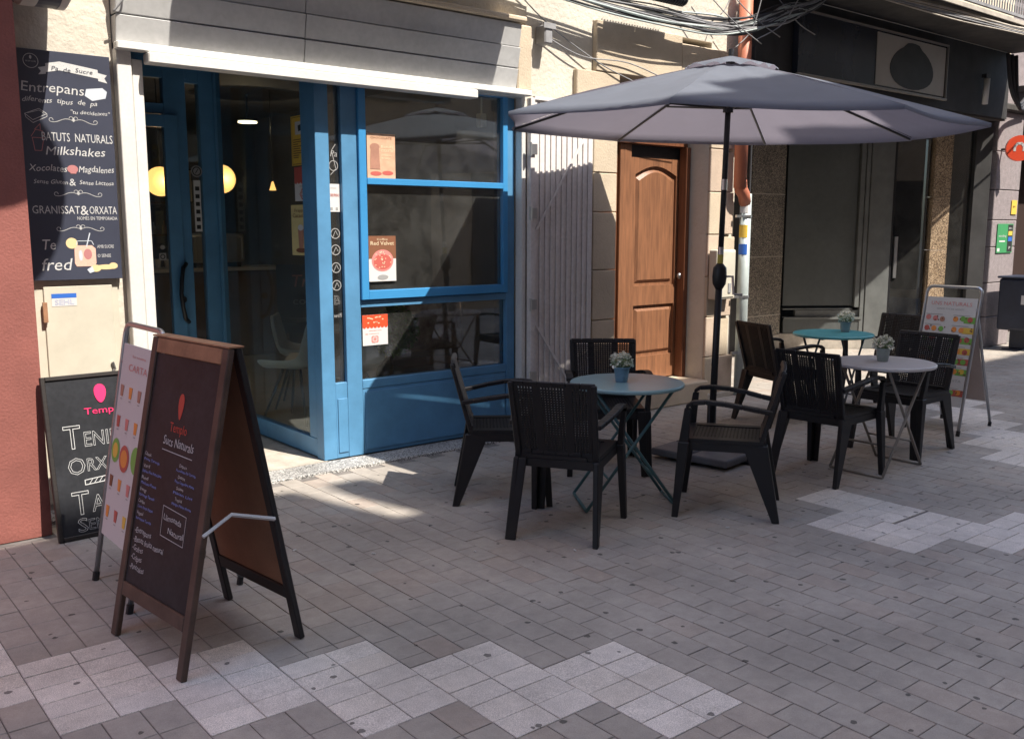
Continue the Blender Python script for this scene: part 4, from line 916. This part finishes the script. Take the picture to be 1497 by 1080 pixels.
wv = MB().box(14.3, 15.6, 5.79, 5.815, 3.62, 4.9).build('window', M_wood, rb); MB().box(14.38, 15.52, 5.775, 5.788, 3.70, 4.82).build('pane', mat('amber_window', (0.62, 0.30, 0.10), 0.4, var=.2, vs=5), wv)
MB().box(13.5, 18, 5.55, 5.81, 3.42, 3.50).build('ledge', M_soffit, rb)
os_ = thing('round_shop_sign', 'round orange projecting shop sign with a white curl at the right edge', 'sign', (13.3, 5.3, 2.6))
fm = face_M((13.08, 5.55, 2.645), (.63, -.776, 0), (0, 0, 1)); q = MB(fm)
V = []; q.lathe([(.0001, -.03), (.165, -.03), (.165, .03), (.0001, .03)], (0, 0, 0), 32, 'y').build('disc', M_orange, os_)
q = MB(fm); q.line([(-.06, -.03), (-.06, .02), (-.03, .06), (.02, .06), (.05, .02), (.05, -.03)], .03, -.032); q.build('curl_emblem', M_paper, os_)
q = MB().tube([(13.08, 5.58, 2.645), (13.10, 5.78, 2.645)], .015, 8); q.build('arm', M_black, os_)
def pG(mb, w, h):
    mb.rect(w*.66, w*.98, h*.03, h*.97); mb.cur = 2; mb.rect(w*.7, w*.95, h*.6, h*.75, -.002); mb.cur = 3; mb.rect(w*.7, w*.95, h*.4, h*.55, -.002); mb.cur = 4
    mb.text('vending', w*.08, h*.55, h*.08, w*.5); mb.line([(w*.15, h*.4), (w*.5, h*.4)], .02); mb.rect(w*.05, w*.2, h*.05, h*.16); mb.text('24 h', w*.7, h*.82, h*.06, w*.22, w=-.002); mb.text('P', w*.78, h*.12, h*.1, w*.1, w=-.002)
poster('sign_panel', 'green notice with yellow and blue squares on the limestone pillar', 'sign', (13.13, 5.765, 1.28), (1, 0, 0), .47, .39, pG, [M_green, M_blk, M_yellow, M_bl, M_paper], .008)
def pYs(mb, w, h): mb.text('gas', w*.2, h*.5, h*.15, w*.5)
poster('sign_panel', 'small yellow plate on the limestone pillar above the green notice', 'sign', (13.50, 5.765, 1.80), (1, 0, 0), .16, .19, pYs, [M_yellow, M_blk], .006)
bi = thing('litter_bin', 'dark blue square litter bin on a short post at the right edge', 'litter bin', (13.2, 5.37, 0))
MB().box(12.95, 13.47, 5.12, 5.62, .27, .955).build('body', M_bin, bi, bevel=.03, seg=2); MB().box(12.93, 13.49, 5.10, 5.64, .956, .985).build('lid', M_bin, bi, bevel=.012)
MB().box(13.1, 13.34, 5.26, 5.5, .02, .269).build('post', M_bin, bi, bevel=.01); MB().box(13.04, 13.4, 5.2, 5.56, 0, .02).build('foot_plate', M_bin, bi)
MB().rect(0, 1, 0, 1) ; q = MB(face_M((12.949, 5.42, .62), (0, -1, 0), (0, 0, 1))); q.rect(.1, .26, 0, .12, -.001); q.build('label', M_paper, bi)

# ------------------------------------------------------------------ OPPOSITE SIDE (seen only as reflections and shade)
op = thing('opposite_building', 'tall ochre building across the street, behind the viewer', 'building', (5, -5, 0))
YO = -3.6; HO = (4.30-YO)*1.52; HP = (5.15-4.30)*1.52
MB().box(-30, 50, YO-8, YO, 0, HO-.4).build('wall', M_opp, op); MB().box(-30, 50, YO-8, YO, HO-.4, HO).build('cornice', M_plinth, op)
for a, b, h in ((-12, 4.78, HP), (5.0, 5.28, HP), (5.281, 6.1, HP*.6), (6.101, 8.3, HP*.9), (8.301, 9.9, HP*1.9), (9.901, 14.6, HP*.95), (14.601, 30, HP)): MB().box(a, b, YO-.3, YO, HO, HO+h).build('sun_gap_parapet', M_opp, op)  # added unseen blocks; heights and gaps shape paving sun patches and canopy shade
for i in range(16):
    for z in (3.9, 7.3):
        x = -10+i*3.1; MB().box(x, x+1.1, YO, YO+.04, z, z+2.3).build('window', M_oppd, op)
    x = -10+i*3.1; MB().box(x-.5, x+1.6, YO, YO+.05, .2, 2.7).build('shop_window', M_dark, op)

M_slab = mat('parasol_slab_grey', (0.12, 0.12, 0.13), 0.6, var=.15, vs=9, fine=.1)
# ------------------------------------------------------------------ UMBRELLA
uc = Vector((5.098, 4.01, 2.272)); RU = 1.55; A0 = 2.046
um = thing('parasol', 'large grey octagonal parasol on a dark crank pole over the cafe tables', 'parasol', (5.19, 4.145, 0))
apex = Vector((5.125, 4.03, 2.69)); b0 = Vector((5.19, 4.145, .05))
def rim(k): a = A0-k*math.pi/4; dx, dy = RU*math.cos(a), RU*math.sin(a); return uc+Vector((dx, dy, -.004*dx+.036*dy))
def canopy(parent, r0, r1, lift, nm, m, scallop=0.0, rib=False):
    for k in range(8):
        a, b = rim(k), rim(k+1); V = []; F = []; nr, nt = 10, 10
        for i in range(nr+1):
            t = r0+(r1-r0)*i/nr
            for j in range(nt+1):
                s_ = j/nt; e = a*(1-s_)+b*s_; p = apex*(1-t)+e*t
                bow = math.sin(math.pi*min(t, 1.0))*.012; dip = -.012*math.sin(math.pi*s_)*t*(1.0 if not scallop else .3)
                ins = -(e-uc)*(.022*math.sin(math.pi*s_)*t*t) ; ins.z = 0
                p = p+Vector((0, 0, bow+dip+lift+.0045*math.sin(s_*17+k*2.1)*math.sin(math.pi*t)+.003*math.sin(t*11+k+s_*5)*t))+ins
                if scallop and i == nr: p.z += -.02+.02*abs(math.sin(math.pi*s_*2))
                V.append(p)
        for i in range(nr):
            for j in range(nt): q0 = i*(nt+1)+j; F.append((q0, q0+1, q0+nt+2, q0+nt+1))
        if not scallop:
            base_i = len(V)
            for j in range(nt+1): p = V[nr*(nt+1)+j]; V.append(p+Vector((0, 0, -.022)))
            for j in range(nt): F.append((nr*(nt+1)+j, nr*(nt+1)+j+1, base_i+j+1, base_i+j))
        MB().add(V, F).build(nm, m, parent, smooth=True)
canopy(um, .13, 1.0, 0, 'canopy_panel', M_canopy)
canopy(um, .0, .20, .03, 'vent_cap_panel', M_canopy, .02)
for k in range(8):
    a = rim(k); P_ = []
    for i in range(9):
        t = .03+.96*i/8; p = apex*(1-t)+a*t; P_.append(p+Vector((0, 0, math.sin(math.pi*t)*.012-.018)))
    MB().tube(P_, .009, 6).build('rib', M_black, um)
    h = apex+Vector((0, 0, -.30)); q = P_[4]
    MB().tube([h+(a-uc)*.03, q+Vector((0, 0, -.01))], .008, 6).build('strut', M_black, um)
top = apex+Vector((0, 0, -.01)); ax = top-b0
pt = lambda z: b0+ax*((z-b0.z)/ax.z)
MB().tube([pt(1.28), pt(2.66)], .019, 12).build('upper_pole', M_black, um, smooth=True)
MB().tube([pt(.05), pt(1.30)], .024, 12).build('lower_pole', M_black, um, smooth=True)
MB().tube([pt(1.86), pt(1.93)], .021, 12).build('silver_band', M_silver, um)
MB().tube([pt(1.43), pt(1.48)], .0205, 12).build('silver_band', M_silver, um)
MB().tube([pt(1.36), pt(1.43)], .0205, 12).build('yellow_band', M_tape, um)
MB().tube([pt(1.19), pt(1.23), pt(1.28), pt(1.34), pt(1.37)], [.022, .045, .05, .045, .02], 12).build('crank_housing', M_black, um, smooth=True)
c0 = pt(1.28); MB().tube([c0, c0+RT*.09, c0+RT*.10+Vector((0, 0, -.12)), c0+RT*.16+Vector((0, 0, -.125))], .010, 6).build('crank_handle', M_silver, um)
MB().tube([pt(2.36), pt(2.44)], .034, 12).build('runner_hub', M_black, um); MB().tube([pt(2.63), pt(2.69)], .03, 12).build('top_hub', M_black, um)
MB().tube([apex+Vector((0, 0, .03)), apex+Vector((0, 0, .07))], .016, 8).build('finial', M_black, um)
ub = bpy.data.objects.new('base', None); COL.objects.link(ub); ub.parent = um; ub.rotation_euler = (0, 0, R(8))
for sx, sy in ((-1, -1), (1, -1), (-1, 1), (1, 1)):
    MB().box(sx*.155-.145, sx*.155+.145, sy*.155-.145, sy*.155+.145, .022, .075).build('slab', M_slab, ub, bevel=.012, seg=2, local=True)
MB().box(-.31, .31, -.025, .025, .0, .02).box(-.025, .025, -.36, -.026, .0, .02).box(-.025, .025, .026, .36, .0, .02).build('cross_foot', M_black, ub, local=True)
MB().tube([(0, 0, .02), (0, 0, .40)], .032, 12).build('socket', M_black, ub, local=True, smooth=True)

# ------------------------------------------------------------------ CHAIRS
def make_chair():
    t = thing('resin_armchair', 'x', 'chair', (0, 0, 0), 0, 'black resin wicker armchairs round the cafe tables')
    def arc_bar(mb, z, x, h, th, y0, y1, cur=.16, n=6, lean=0):
        for i in range(n):
            ya, yb = y0+(y1-y0)*i/n, y0+(y1-y0)*(i+1)/n
            xa, xb = x+cur*ya*ya, x+cur*yb*yb
            mb.hexa([(xa, ya, z), (xb, yb, z), (xb+th, yb, z), (xa+th, ya, z), (xa+lean, ya, z+h), (xb+lean, yb, z+h), (xb+th+lean, yb, z+h), (xa+th+lean, ya, z+h)])
    # back panel: lattice with wide solid stiles and open woven columns
    zb, zt = .455, .835; LN = -.105
    bx = lambda z: -.215+LN*((z-zb)/(zt-zb))
    hwid = lambda z: .195+.018*((z-zb)/(zt-zb))
    fr = MB()
    for s_ in (-1, 1):
        fr.taper((bx(.40)+.16*.04, s_*.205, .40), (bx(zt)+.16*.05, s_*.218, zt), (.014, .017), (.011, .014))
    arc_bar(fr, zt-.022, bx(zt-.022), .03, .020, -.222, .222, lean=LN*.03/.38); arc_bar(fr, zb-.02, bx(zb)-.002, .034, .020, -.20, .20)
    fr.build('back_frame', M_plastic, t, local=True, bevel=.004)
    bk = MB(); rows = 25
    for i in range(rows):
        z = zb+.016+i*(zt-zb-.045)/rows; hh = .0092; w_ = hwid(z)-.005
        arc_bar(bk, z, bx(z)+.004, hh, .006, -w_, w_, n=4)
    cols = [(-.187, .034), (-.158, .0085), (-.143, .0085), (-.128, .0085), (-.113, .0085), (-.078, .045), (-.045, .0085), (-.030, .0085), (-.015, .0085), (0, .0085), (.015, .0085), (.030, .0085), (.045, .0085), (.078, .045), (.113, .0085), (.128, .0085), (.143, .0085), (.158, .0085), (.187, .034)]
    for y, w_ in cols:
        y2 = y*1.07; mbx = bx(zb)+.16*y*y+.002; mtx = bx(zt)+.16*y*y+.002
        bk.hexa([(mbx, y-w_/2, zb), (mbx, y+w_/2, zb), (mbx+.010, y+w_/2, zb), (mbx+.010, y-w_/2, zb), (mtx, y2-w_/2, zt-.01), (mtx, y2+w_/2, zt-.01), (mtx+.010, y2+w_/2, zt-.01), (mtx+.010, y2-w_/2, zt-.01)])
    bk.build('backrest', M_plastic, t, local=True)
    # seat: solid rim with perforated middle
    se = MB(); zs = .425
    se.box(-.215, .225, -.225, -.165, zs, zs+.022).box(-.215, .225, .165, .225, zs, zs+.022).box(.175, .235, -.164, .164, zs+.001, zs+.021).box(-.225, -.19, -.164, .164, zs+.001, zs+.021)
    se.box(-.21, .23, -.228, -.205, zs-.045, zs-.001).box(-.21, .23, .205, .228, zs-.045, zs-.001).box(.215, .236, -.204, .204, zs-.05, zs-.001).box(-.225, -.205, -.204, .204, zs-.045, zs-.001)
    nx, ny = 18, 16
    for i in range(nx):
        x = -.19+.365*(i+.5)/nx; se.box(x-.006, x+.006, -.165, .165, zs+.008, zs+.016)
    for j in range(ny):
        y = -.165+.33*(j+.5)/ny; se.box(-.19, .175, y-.006, y+.006, zs+.0085, zs+.0165)
    se.build('seat', M_plastic, t, local=True)
    for s_ in (-1, 1):
        # rear leg: blade raking back, wide at the seat
        lg = MB(); lg.hexa([(-.315, s_*.235-.014, 0), (-.275, s_*.235-.014, 0), (-.275, s_*.235+.014, 0), (-.315, s_*.235+.014, 0), (-.235, s_*.213-.014, .425), (-.10, s_*.213-.014, .425), (-.10, s_*.213+.014, .425), (-.235, s_*.213+.014, .425)])
        lg.hexa([(-.315, s_*.22-.03, 0), (-.303, s_*.22-.03, 0), (-.303, s_*.235+.0, 0), (-.315, s_*.235+.0, 0), (-.236, s_*.19-.035, .424), (-.222, s_*.19-.035, .424), (-.222, s_*.2+.0, .424), (-.236, s_*.2+.0, .424)])
        lg.build('leg', M_plastic, t, local=True, bevel=.004)
        lg = MB(); lg.hexa([(.235, s_*.262-.016, 0), (.27, s_*.262-.016, 0), (.27, s_*.262+.016, 0), (.235, s_*.262+.016, 0), (.185, s_*.245-.020, .43), (.245, s_*.245-.020, .43), (.245, s_*.245+.020, .43), (.185, s_*.245+.020, .43)])
        lg.hexa([(.262, s_*.225-.018, 0), (.27, s_*.225-.018, 0), (.27, s_*.25, 0), (.262, s_*.25, 0), (.238, s_*.20-.025, .43), (.248, s_*.20-.025, .43), (.248, s_*.23, .43), (.238, s_*.23, .43)])
        lg.build('leg', M_plastic, t, local=True, bevel=.004)
        ar = MB(); ar.taper((.215, s_*.245, .43), (.195, s_*.262, .625), (.026, .016), (.018, .014))
        P_ = [(.205, .632), (.17, .655), (.10, .662), (0, .655), (-.10, .640), (-.19, .622), (-.255, .612)]
        for (a, b) in zip(P_, P_[1:]):
            ya = s_*(.262-.04*max(0, -a[0]-.05)/.2); yb = s_*(.262-.04*max(0, -b[0]-.05)/.2); w0 = .022
            ar.hexa([(a[0], ya-w0, a[1]-.012), (b[0], yb-w0, b[1]-.012), (b[0], yb+w0, b[1]-.012), (a[0], ya+w0, a[1]-.012), (a[0], ya-w0, a[1]+.012), (b[0], yb-w0, b[1]+.012), (b[0], yb+w0, b[1]+.012), (a[0], ya+w0, a[1]+.012)])
        ar.build('armrest', M_plastic, t, local=True, bevel=.003)
    return t
ch0 = make_chair()
CH = [((3.34, 3.63), 32, 'black armchair nearest the camera, its back to us in front of the pale blue table'),
      ((3.47, 4.33), -37, 'black armchair leftmost, side on beside the blue base panel'),
      ((4.29, 3.32), 125, 'black armchair side on at the right of the pale blue table, with open arms'),
      ((4.42, 4.42), 231, 'black armchair behind the pale blue table in front of the wooden door'),
      ((6.66, 4.60), -17, 'black armchair between the drainpipe and the turquoise table'),
      ((5.42, 3.37), 3, 'black armchair left of the grey table, its back to us'),
      ((6.48, 3.42), 180, 'black armchair right of the grey table in front of the menu stand'),
      ((7.75, 4.30), 178, 'black armchair beyond the turquoise table against the dark shutter')]
for i, ((x, y), a, lab) in enumerate(CH):
    if i == 0: ch0.location = (x, y, 0); ch0.rotation_euler = (0, 0, R(a)); ch0['label'] = lab
    else: copy_tree(ch0, (x, y, 0), R(a), lab)

# ------------------------------------------------------------------ TABLES
def table(x, y, rz, mt_, ml, lab):
    t = thing('folding_table', lab, 'table', (x, y, 0), R(rz), 'round folding bistro tables')
    MB().lathe([(.30, .700), (.328, .700), (.332, .706), (.332, .718), (.326, .724), (.0001, .724)], (0, 0, 0), 48).build('tabletop', mt_, t, local=True, smooth=False, bevel=.002)
    for s_, yy in ((1, .19), (-1, .165)):
        for q in (-1, 1): MB().tube([(-s_*.27, q*yy, .012), (s_*.22, q*yy, .698)], .0095, 8).build('leg', ml, t, local=True, smooth=True)
        MB().tube([(-s_*.27, -yy, .012), (-s_*.27, yy, .012)], .0095, 8).build('foot_bar', ml, t, local=True, smooth=True)
        MB().tube([(-s_*.14, -yy, .19), (-s_*.14, yy, .19)], .007, 8).build('cross_bar', ml, t, local=True, smooth=True)
    MB().box(-.24, .24, -.012, .012, .684, .699).build('top_bracket', ml, t, local=True)
table(3.915, 3.75, -32, M_bluet, M_tealleg, 'pale blue round folding table among four black armchairs')
table(7.15, 4.44, 10, M_teal, M_darkleg, 'turquoise round folding table farther back by the dark shutter')
table(5.845, 3.245, 0, M_greyt, M_greyleg, 'pale grey round folding table at the right of the parasol')
def potplant(x, y, z, mp_, lab, seed, col=M_flower):
    random.seed(seed)
    t = thing('flower_pot', lab, 'potted plant', (x, y, z), 0, 'potted flowers on the bistro tables')
    MB().lathe([(.0001, .001), (.033, .001), (.035, .004), (.045, .078), (.050, .080), (.050, .090), (.046, .090), (.041, .083), (.0001, .080)], (x, y, z), 24).build('pot', mp_, t, smooth=False)
    MB().lathe([(.0395, .03), (.0415, .031), (.0405, .034)], (x, y, z), 24).build('pot_band', mp_, t)
    lf_ = MB(); leaf_cloud(lf_, (x, y, z+.112), (.055, .055, .035), 200, .011); lf_.build('leaves', M_leaf, t)
    stm = MB()
    fl = MB()
    for _ in range(170):
        a = random.uniform(0, 6.28); r = .068*random.random()**.6; hh = .115+random.uniform(0, .065)-(r*.4)
        p = Vector((x+r*math.cos(a), y+r*math.sin(a), z+hh)); stm.tube([(x+r*.3*math.cos(a), y+r*.3*math.sin(a), z+.08), p], .0008, 3)
        for _k in range(4):
            d = Vector((random.gauss(0, 1), random.gauss(0, 1), random.gauss(0, 1))).normalized()*.0085; e = d.cross(Vector((.3, .5, .8))).normalized()*.007
            q = p+Vector((random.gauss(0, .003), random.gauss(0, .003), random.gauss(0, .003))); fl.add([q-d, q+e, q+d, q-e], [(0, 1, 2, 3)])
    stm.build('stems', M_leaf, t); fl.build('flowers', col, t)
potplant(3.885, 3.765, .724, mat('blue_grey_zinc', (0.13, 0.24, 0.33), 0.4, var=.1, vs=20), 'blue grey zinc pot of tiny white flowers on the pale blue table', 3)
potplant(7.30, 4.42, .724, mat('grey_zinc', (0.20, 0.27, 0.30), 0.4, var=.1, vs=20), 'grey zinc pot of white flowers on the turquoise table', 4)
potplant(5.86, 3.26, .724, mat('sage_zinc', (0.24, 0.28, 0.26), 0.4, var=.1, vs=20), 'sage grey zinc pot of white flowers on the pale grey table', 5)
random.seed(11)

# ------------------------------------------------------------------ WOODEN A-BOARD
XD = Vector((.07, -.615, 0)).normalized(); ND = Vector((XD.y, -XD.x, 0))*-1
ab = thing('wooden_a_board', 'open wooden framed chalkboard stand listing juices, nearest the camera', 'sandwich board', (1.27, 3.5, 0))
w = .602
M_fl = mat('front_leaf_wood', (0.075, 0.046, 0.034), 0.55, var=.35, vs=9)
P0 = Vector((.998, 3.775, 0)); T0 = P0+ND*.245+Vector((0, 0, 1.177)); upf = T0-P0; Mx = face_M(P0, XD, upf); hf = upf.length
for a in (0, w-.045): MB(Mx).box(a, a+.045, 0, .024, 0, hf).build('leg', M_fl, ab, bevel=.004)
MB(Mx).box(.046, w-.046, 0, .023, hf-.06, hf-.002).build('rail', M_boardtop, ab, bevel=.003); MB(Mx).box(.046, w-.046, 0, .023, .17, .225).build('rail', M_fl, ab, bevel=.003)
MB(Mx).box(.046, w-.046, .008, .014, .226, hf-.062).build('chalk_panel', M_board, ab)
P1 = Vector((1.492, 3.835, 0)); T1 = T0+ND*.03; upr = T1-P1; Mr = face_M(P1, XD, upr); hgr = upr.length
for a in (0, w-.045): MB(Mr).box(a, a+.045, 0, .024, 0, hgr).build('leg', M_black, ab, bevel=.004)
for a in (.17, hgr-.057): MB(Mr).box(.046, w-.046, .001, .023, a, a+.055).build('rail', M_black, ab, bevel=.003)
MB(Mr).box(.046, w-.046, .008, .014, .226, hgr-.062).build('rear_panel', M_hard, ab)
TR0 = T0+XD*w
MB().hexa([T0+Vector((0, 0, .001)), TR0+Vector((0, 0, .001)), TR0+ND*.06+Vector((0, 0, .001)), T0+ND*.06+Vector((0, 0, .001)), T0+Vector((0, 0, .007)), TR0+Vector((0, 0, .007)), TR0+ND*.06+Vector((0, 0, .007)), T0+ND*.06+Vector((0, 0, .007))]).build('top_strip', M_boardtop, ab)
e0 = P0+XD*(w+.006)+upf*.44; e1 = P1+XD*(w+.006)+upr*.44
MB().tube([e0, (e0+e1)/2+Vector((-.03, 0, .055)), e1], .008, 4).build('strap', M_chalk, ab)
ld = MB(Mx); I0 = .007
def tt(s_, u, v, h, wd=None, **k): ld.text(s_, u, v, h, wd, w=I0-.001, **k)
ld.cur = 2
fl_ = [(.30+.020*math.cos(a)+.004*math.sin(2*a), .955+.05*math.sin(a)) for a in [R(20*i) for i in range(18)]]; ld.poly(fl_, .0065, .0075); tt('Templo', .305, .855, .035, .135, align='c')
ld.cur = 0; tt('Sucs Naturals', .20, .80, .034, .24, wob=.06, shear=.1); ld.line([(.20, .78), (.44, .775)], .003, .006)
rowsL = [('Clàssic', 'Poma Taronja'), ('Verd', 'Espinacs Kiwi Poma Llima'), ('Red', 'Maduixa Poma'), ('Energy', 'Pastanaga Taronja'), ('Caribe', 'Coco Pinya Plàtan'), ('Vegetal', 'Remolatxa Taronja')]
for i, (a, b) in enumerate(rowsL):
    v = .735-i*.047; ld.cur = 0; tt(a, .065, v, .013, .055, wob=.1); ld.cur = 1; tt(b, .065, v-.02, .011, .16 if i == 1 else .13, wob=.1)
for i, (a, b) in enumerate([('Depura', 'Remolatxa Api Taronja'), ('Detox', 'Pinya Cogombre Menta'), ('Suave', 'Plàtan Llet'), ('Tropical', 'Mango Plàtan Poma')][:4]):
    v = .735-i*.042; ld.cur = 0; tt(a, .355, v, .012, .055, wob=.1); ld.cur = 1; tt(b, .335, v-.018, .010, .15, wob=.1)
ld.cur = 0; ld.line([(.275, .575), (.46, .565), (.462, .455), (.28, .462), (.275, .575)], .0025, .006)
tt('Llimonada', .290, .525, .022, .14, wob=.1); tt('Natural', .335, .478, .022, .12, wob=.1)
for i, s_ in enumerate(('-Entrepans', '-Batuts fruita natural', '-Gofres', '-Crêpes', '-Panccakes')):
    tt(s_, .07, .43-i*.036, .022, (.14, .25, .09, .09, .12)[i], wob=.12, shear=.1)
ld.build('lettering', None, ab, mats=[M_chalk, M_chalkb, M_logor])

# ------------------------------------------------------------------ STEEL MENU STANDS
def steel_stand(lab, xf, xb, y0, y1, zt, painter, mats, face_mat):
    xt = xf+(xb-xf)*.42
    t = thing('steel_menu_stand', lab, 'menu stand', ((xf+xb)/2, (y0+y1)/2, 0), 0)
    up = Vector((xt-xf, 0, zt)); hh = up.length; M1 = face_M((xf, y1, 0), (0, -1, 0), up); w = y1-y0
    r = .05
    def loop(): return [(0, 0, .03), (0, 0, hh-r)]+[(r-r*math.cos(a), 0, hh-r+r*math.sin(a)) for a in [R(18*i) for i in range(1, 5)]]+[(r, 0, hh), (w-r, 0, hh)]+[(w-r+r*math.sin(a), 0, hh-r+r*math.cos(a)) for a in [R(18*i) for i in range(1, 5)]]+[(w, 0, hh-r), (w, 0, .03)]
    MB(M1).tube(loop(), .0125, 10).build('front_loop', M_metal, t, smooth=True)
    for u in (0, w): MB(M1).tube([(u, 0, 0), (u, 0, .04)], .016, 8).build('foot', M_black, t)
    xj = xf+(xt-xf)*.86; zj = zt*.86
    for y in (y0+.02, y1-.02):
        MB().tube([(xj, y, zj), (xb, y, .03)], .0115, 10).build('rear_leg', M_metal, t, smooth=True); MB().tube([(xb-.006, y, .0), (xb, y, .035)], .015, 8).build('foot', M_black, t)
    MB().tube([(xj+(xb-xj)*.78, y0+.02, zj*.22+.01), (xj+(xb-xj)*.78, y1-.02, zj*.22+.01)], .008, 8).build('cross_bar', M_metal, t)
    p0, p1 = hh*.19, hh*.925
    MB(M1).box(.018, w-.018, -.006, .004, p0, p1).build('menu_panel', face_mat, t)
    up2 = Vector((xj-xb, 0, zj)); M2 = face_M((xb, y1-.02, 0), (0, -1, 0), up2); h2 = up2.length
    MB(M2).box(.014, w-.054, -.004, .004, h2*.22, h2*.97).build('rear_panel', mat('rosy_panel', (0.48, 0.40, 0.37), 0.6, var=.06, vs=4), t)
    pr_ = MB(M1); painter(pr_, w, p0, p1); pr_.build('print', None, t, mats=mats)
    return t
PM = [M_pink, M_orangep, M_grn, M_rd, M_cocoa, M_grey, M_yellow, M_brn]
def glassf(mb, u, v, s_, c):
    mb.cur = c; mb.poly([(u-.6*s_, v-s_), (u-.85*s_, v+s_), (u+.85*s_, v+s_), (u+.6*s_, v-s_)], -.0085, -.0065); mb.cur = 5; mb.line([(u-.5*s_, v-1.5*s_), (u+.5*s_, v-1.5*s_)], .004, -.0075)
def paintL(mb, w, a, b):
    H_ = b-a; mb.cur = 0; mb.text('La nostra', w*.5, a+H_*.94, .012, w*.35, w=-.0075, align='c'); mb.text('CARTA', w*.5, a+H_*.87, .03, w*.5, w=-.0075, align='c')
    for r_, (v, cs) in enumerate(((.76, (4, 1, 4, 2)), (.60, (3, 0, 1, 3)), (.29, (7, 1, 0, 4)), (.13, (1, 3, 6, 2)))):
        for i in range(4): glassf(mb, w*(.14+.24*i), a+H_*v, .025, cs[i])
    mb.cur = 2; mb.disc(w*.16, a+H_*.45, .055, .055, -.0078, 18); mb.cur = 6; mb.disc(w*.16, a+H_*.45, .035, .035, -.0086, 14); mb.cur = 3; mb.disc(w*.42, a+H_*.43, .065, .06, -.0078, 18); mb.cur = 1; mb.disc(w*.42, a+H_*.43, .045, .04, -.0086, 14)
    mb.cur = 2; mb.disc(w*.72, a+H_*.45, .06, .06, -.0078, 18)
steel_stand('steel framed menu stand with drink pictures tucked behind the wooden board', 1.12, 1.62, 3.93, 4.42, 1.175, paintL, PM, M_paper)
def paintR(mb, w, a, b):
    H_ = b-a; mb.cur = 0; mb.text('UNS NATURALS', w*.5, a+H_*.925, .03, w*.74, w=-.0075, align='c'); mb.cur = 5; mb.text('SENSE SUCRE AFEGIT', w*.5, a+H_*.885, .012, w*.5, w=-.0075, align='c')
    for r_ in range(8):
        v = a+H_*(.80-r_*.096)
        if r_ == 6:
            mb.cur = 5; mb.text('TAPES', w*.12, v, .02, w*.3, w=-.0075); mb.text('FRUITA', w*.62, v, .02, w*.28, w=-.0075); continue
        for c in range(2):
            u = w*(.07+.5*c); hcol = [2, 6, 2, 6, 3, 2, 5, 3][r_]; mb.cur = hcol; mb.rect(u+w*.20, u+w*.40, v-.028, v+.022, -.0072) if c else None
            for k in range(3):
                mb.cur = random.choice((2, 3, 1, 0, 4) if c == 0 else (1, 3, 6, 2)); uu = u+w*(.05+.13*k); mb.disc(uu, v+random.uniform(-.008, .008), w*.05, .022, -.0084-.0003*k, 9)
            mb.cur = 5; mb.line([(u, v+.032), (u+w*.3, v+.032)], .004, -.0078)
            mb.cur = 7; [mb.disc(u+w*random.uniform(.02, .38), v+random.uniform(-.02, .02), w*.014, .007, -.0098, 6) for _ in range(4)]
steel_stand('steel framed menu stand with rows of fruit pictures right of the tables', 7.225, 7.82, 3.36, 3.80, 1.145, paintR, PM, M_paper)

# ------------------------------------------------------------------ LEANING CHALKBOARD
lc = thing('leaning_chalkboard', 'black chalkboard offering orxata, leaning on the red wall at pavement level', 'chalkboard', (1.4, 5.1, 0))
Ml = face_M((1.12, 5.06, .004), (1, .03, 0), (-.01, .135, .80)); LW, LH = .70, .855
MB(Ml).box(0, LW, .003, .018, .0, LH).build('panel', M_board, lc)
MB(Ml).box(0, .022, -.006, .024, 0, LH).box(LW-.022, LW, -.006, .024, 0, LH).box(.022, LW-.022, -.006, .024, LH-.022, LH).box(.022, LW-.022, -.006, .024, 0, .022).build('frame', M_boardf, lc, bevel=.003)
q = MB(Ml); q.cur = 0
q.poly([(.285+.030*math.cos(a)*(1+.25*math.sin(a)), .745+.05*math.sin(a)) for a in [R(20*i) for i in range(18)]], -.001, .002); q.text('Templo', .295, .64, .034, .20, w=-.0005, align='c')
q.cur = 1
q.text('T', .08, .47, .12, .085, w=.002, outline=True); q.text('ENIM', .18, .475, .075, .19, w=.002, outline=True)
q.text('O', .085, .335, .085, .085, w=.002, outline=True); q.text('RXATA', .18, .345, .065, .26, w=.002, outline=True)
q.line([(.16, .275), (.50, .295), (.50, .325), (.16, .300), (.16, .275)], .004, .002)
for i in range(12): q.line([(.18+i*.025, .277+i*.0015), (.20+i*.025, .302+i*.0015)], .003, .002)
q.text('T', .085, .125, .12, .085, w=.002, outline=True); q.text('AMBÉ', .18, .13, .085, .25, w=.002, outline=True)
q.text('S', .10, .035, .07, .05, w=.002, outline=True); q.text('ENSE SUCRE', .155, .04, .055, .42, w=.002, outline=True)
q.build('lettering', None, lc, mats=[M_pinkred, M_chalk])

# small litter: cigarette ends on the paving
for i, (x, y) in enumerate(((3.1, 3.3), (4.0, 3.05), (4.9, 2.75), (2.3, 3.9), (2.0, 4.2), (5.3, 2.95), (2.7, 3.6))):
    a = random.uniform(0, 3); o = MB().tube([(x, y, .005), (x+.02*math.cos(a), y+.02*math.sin(a), .005)], .004, 6).build('cigarette_end', M_paper)
    tag(o, 'white cigarette end dropped on the paving near the chairs', 'litter', 'cigarette ends on the paving')
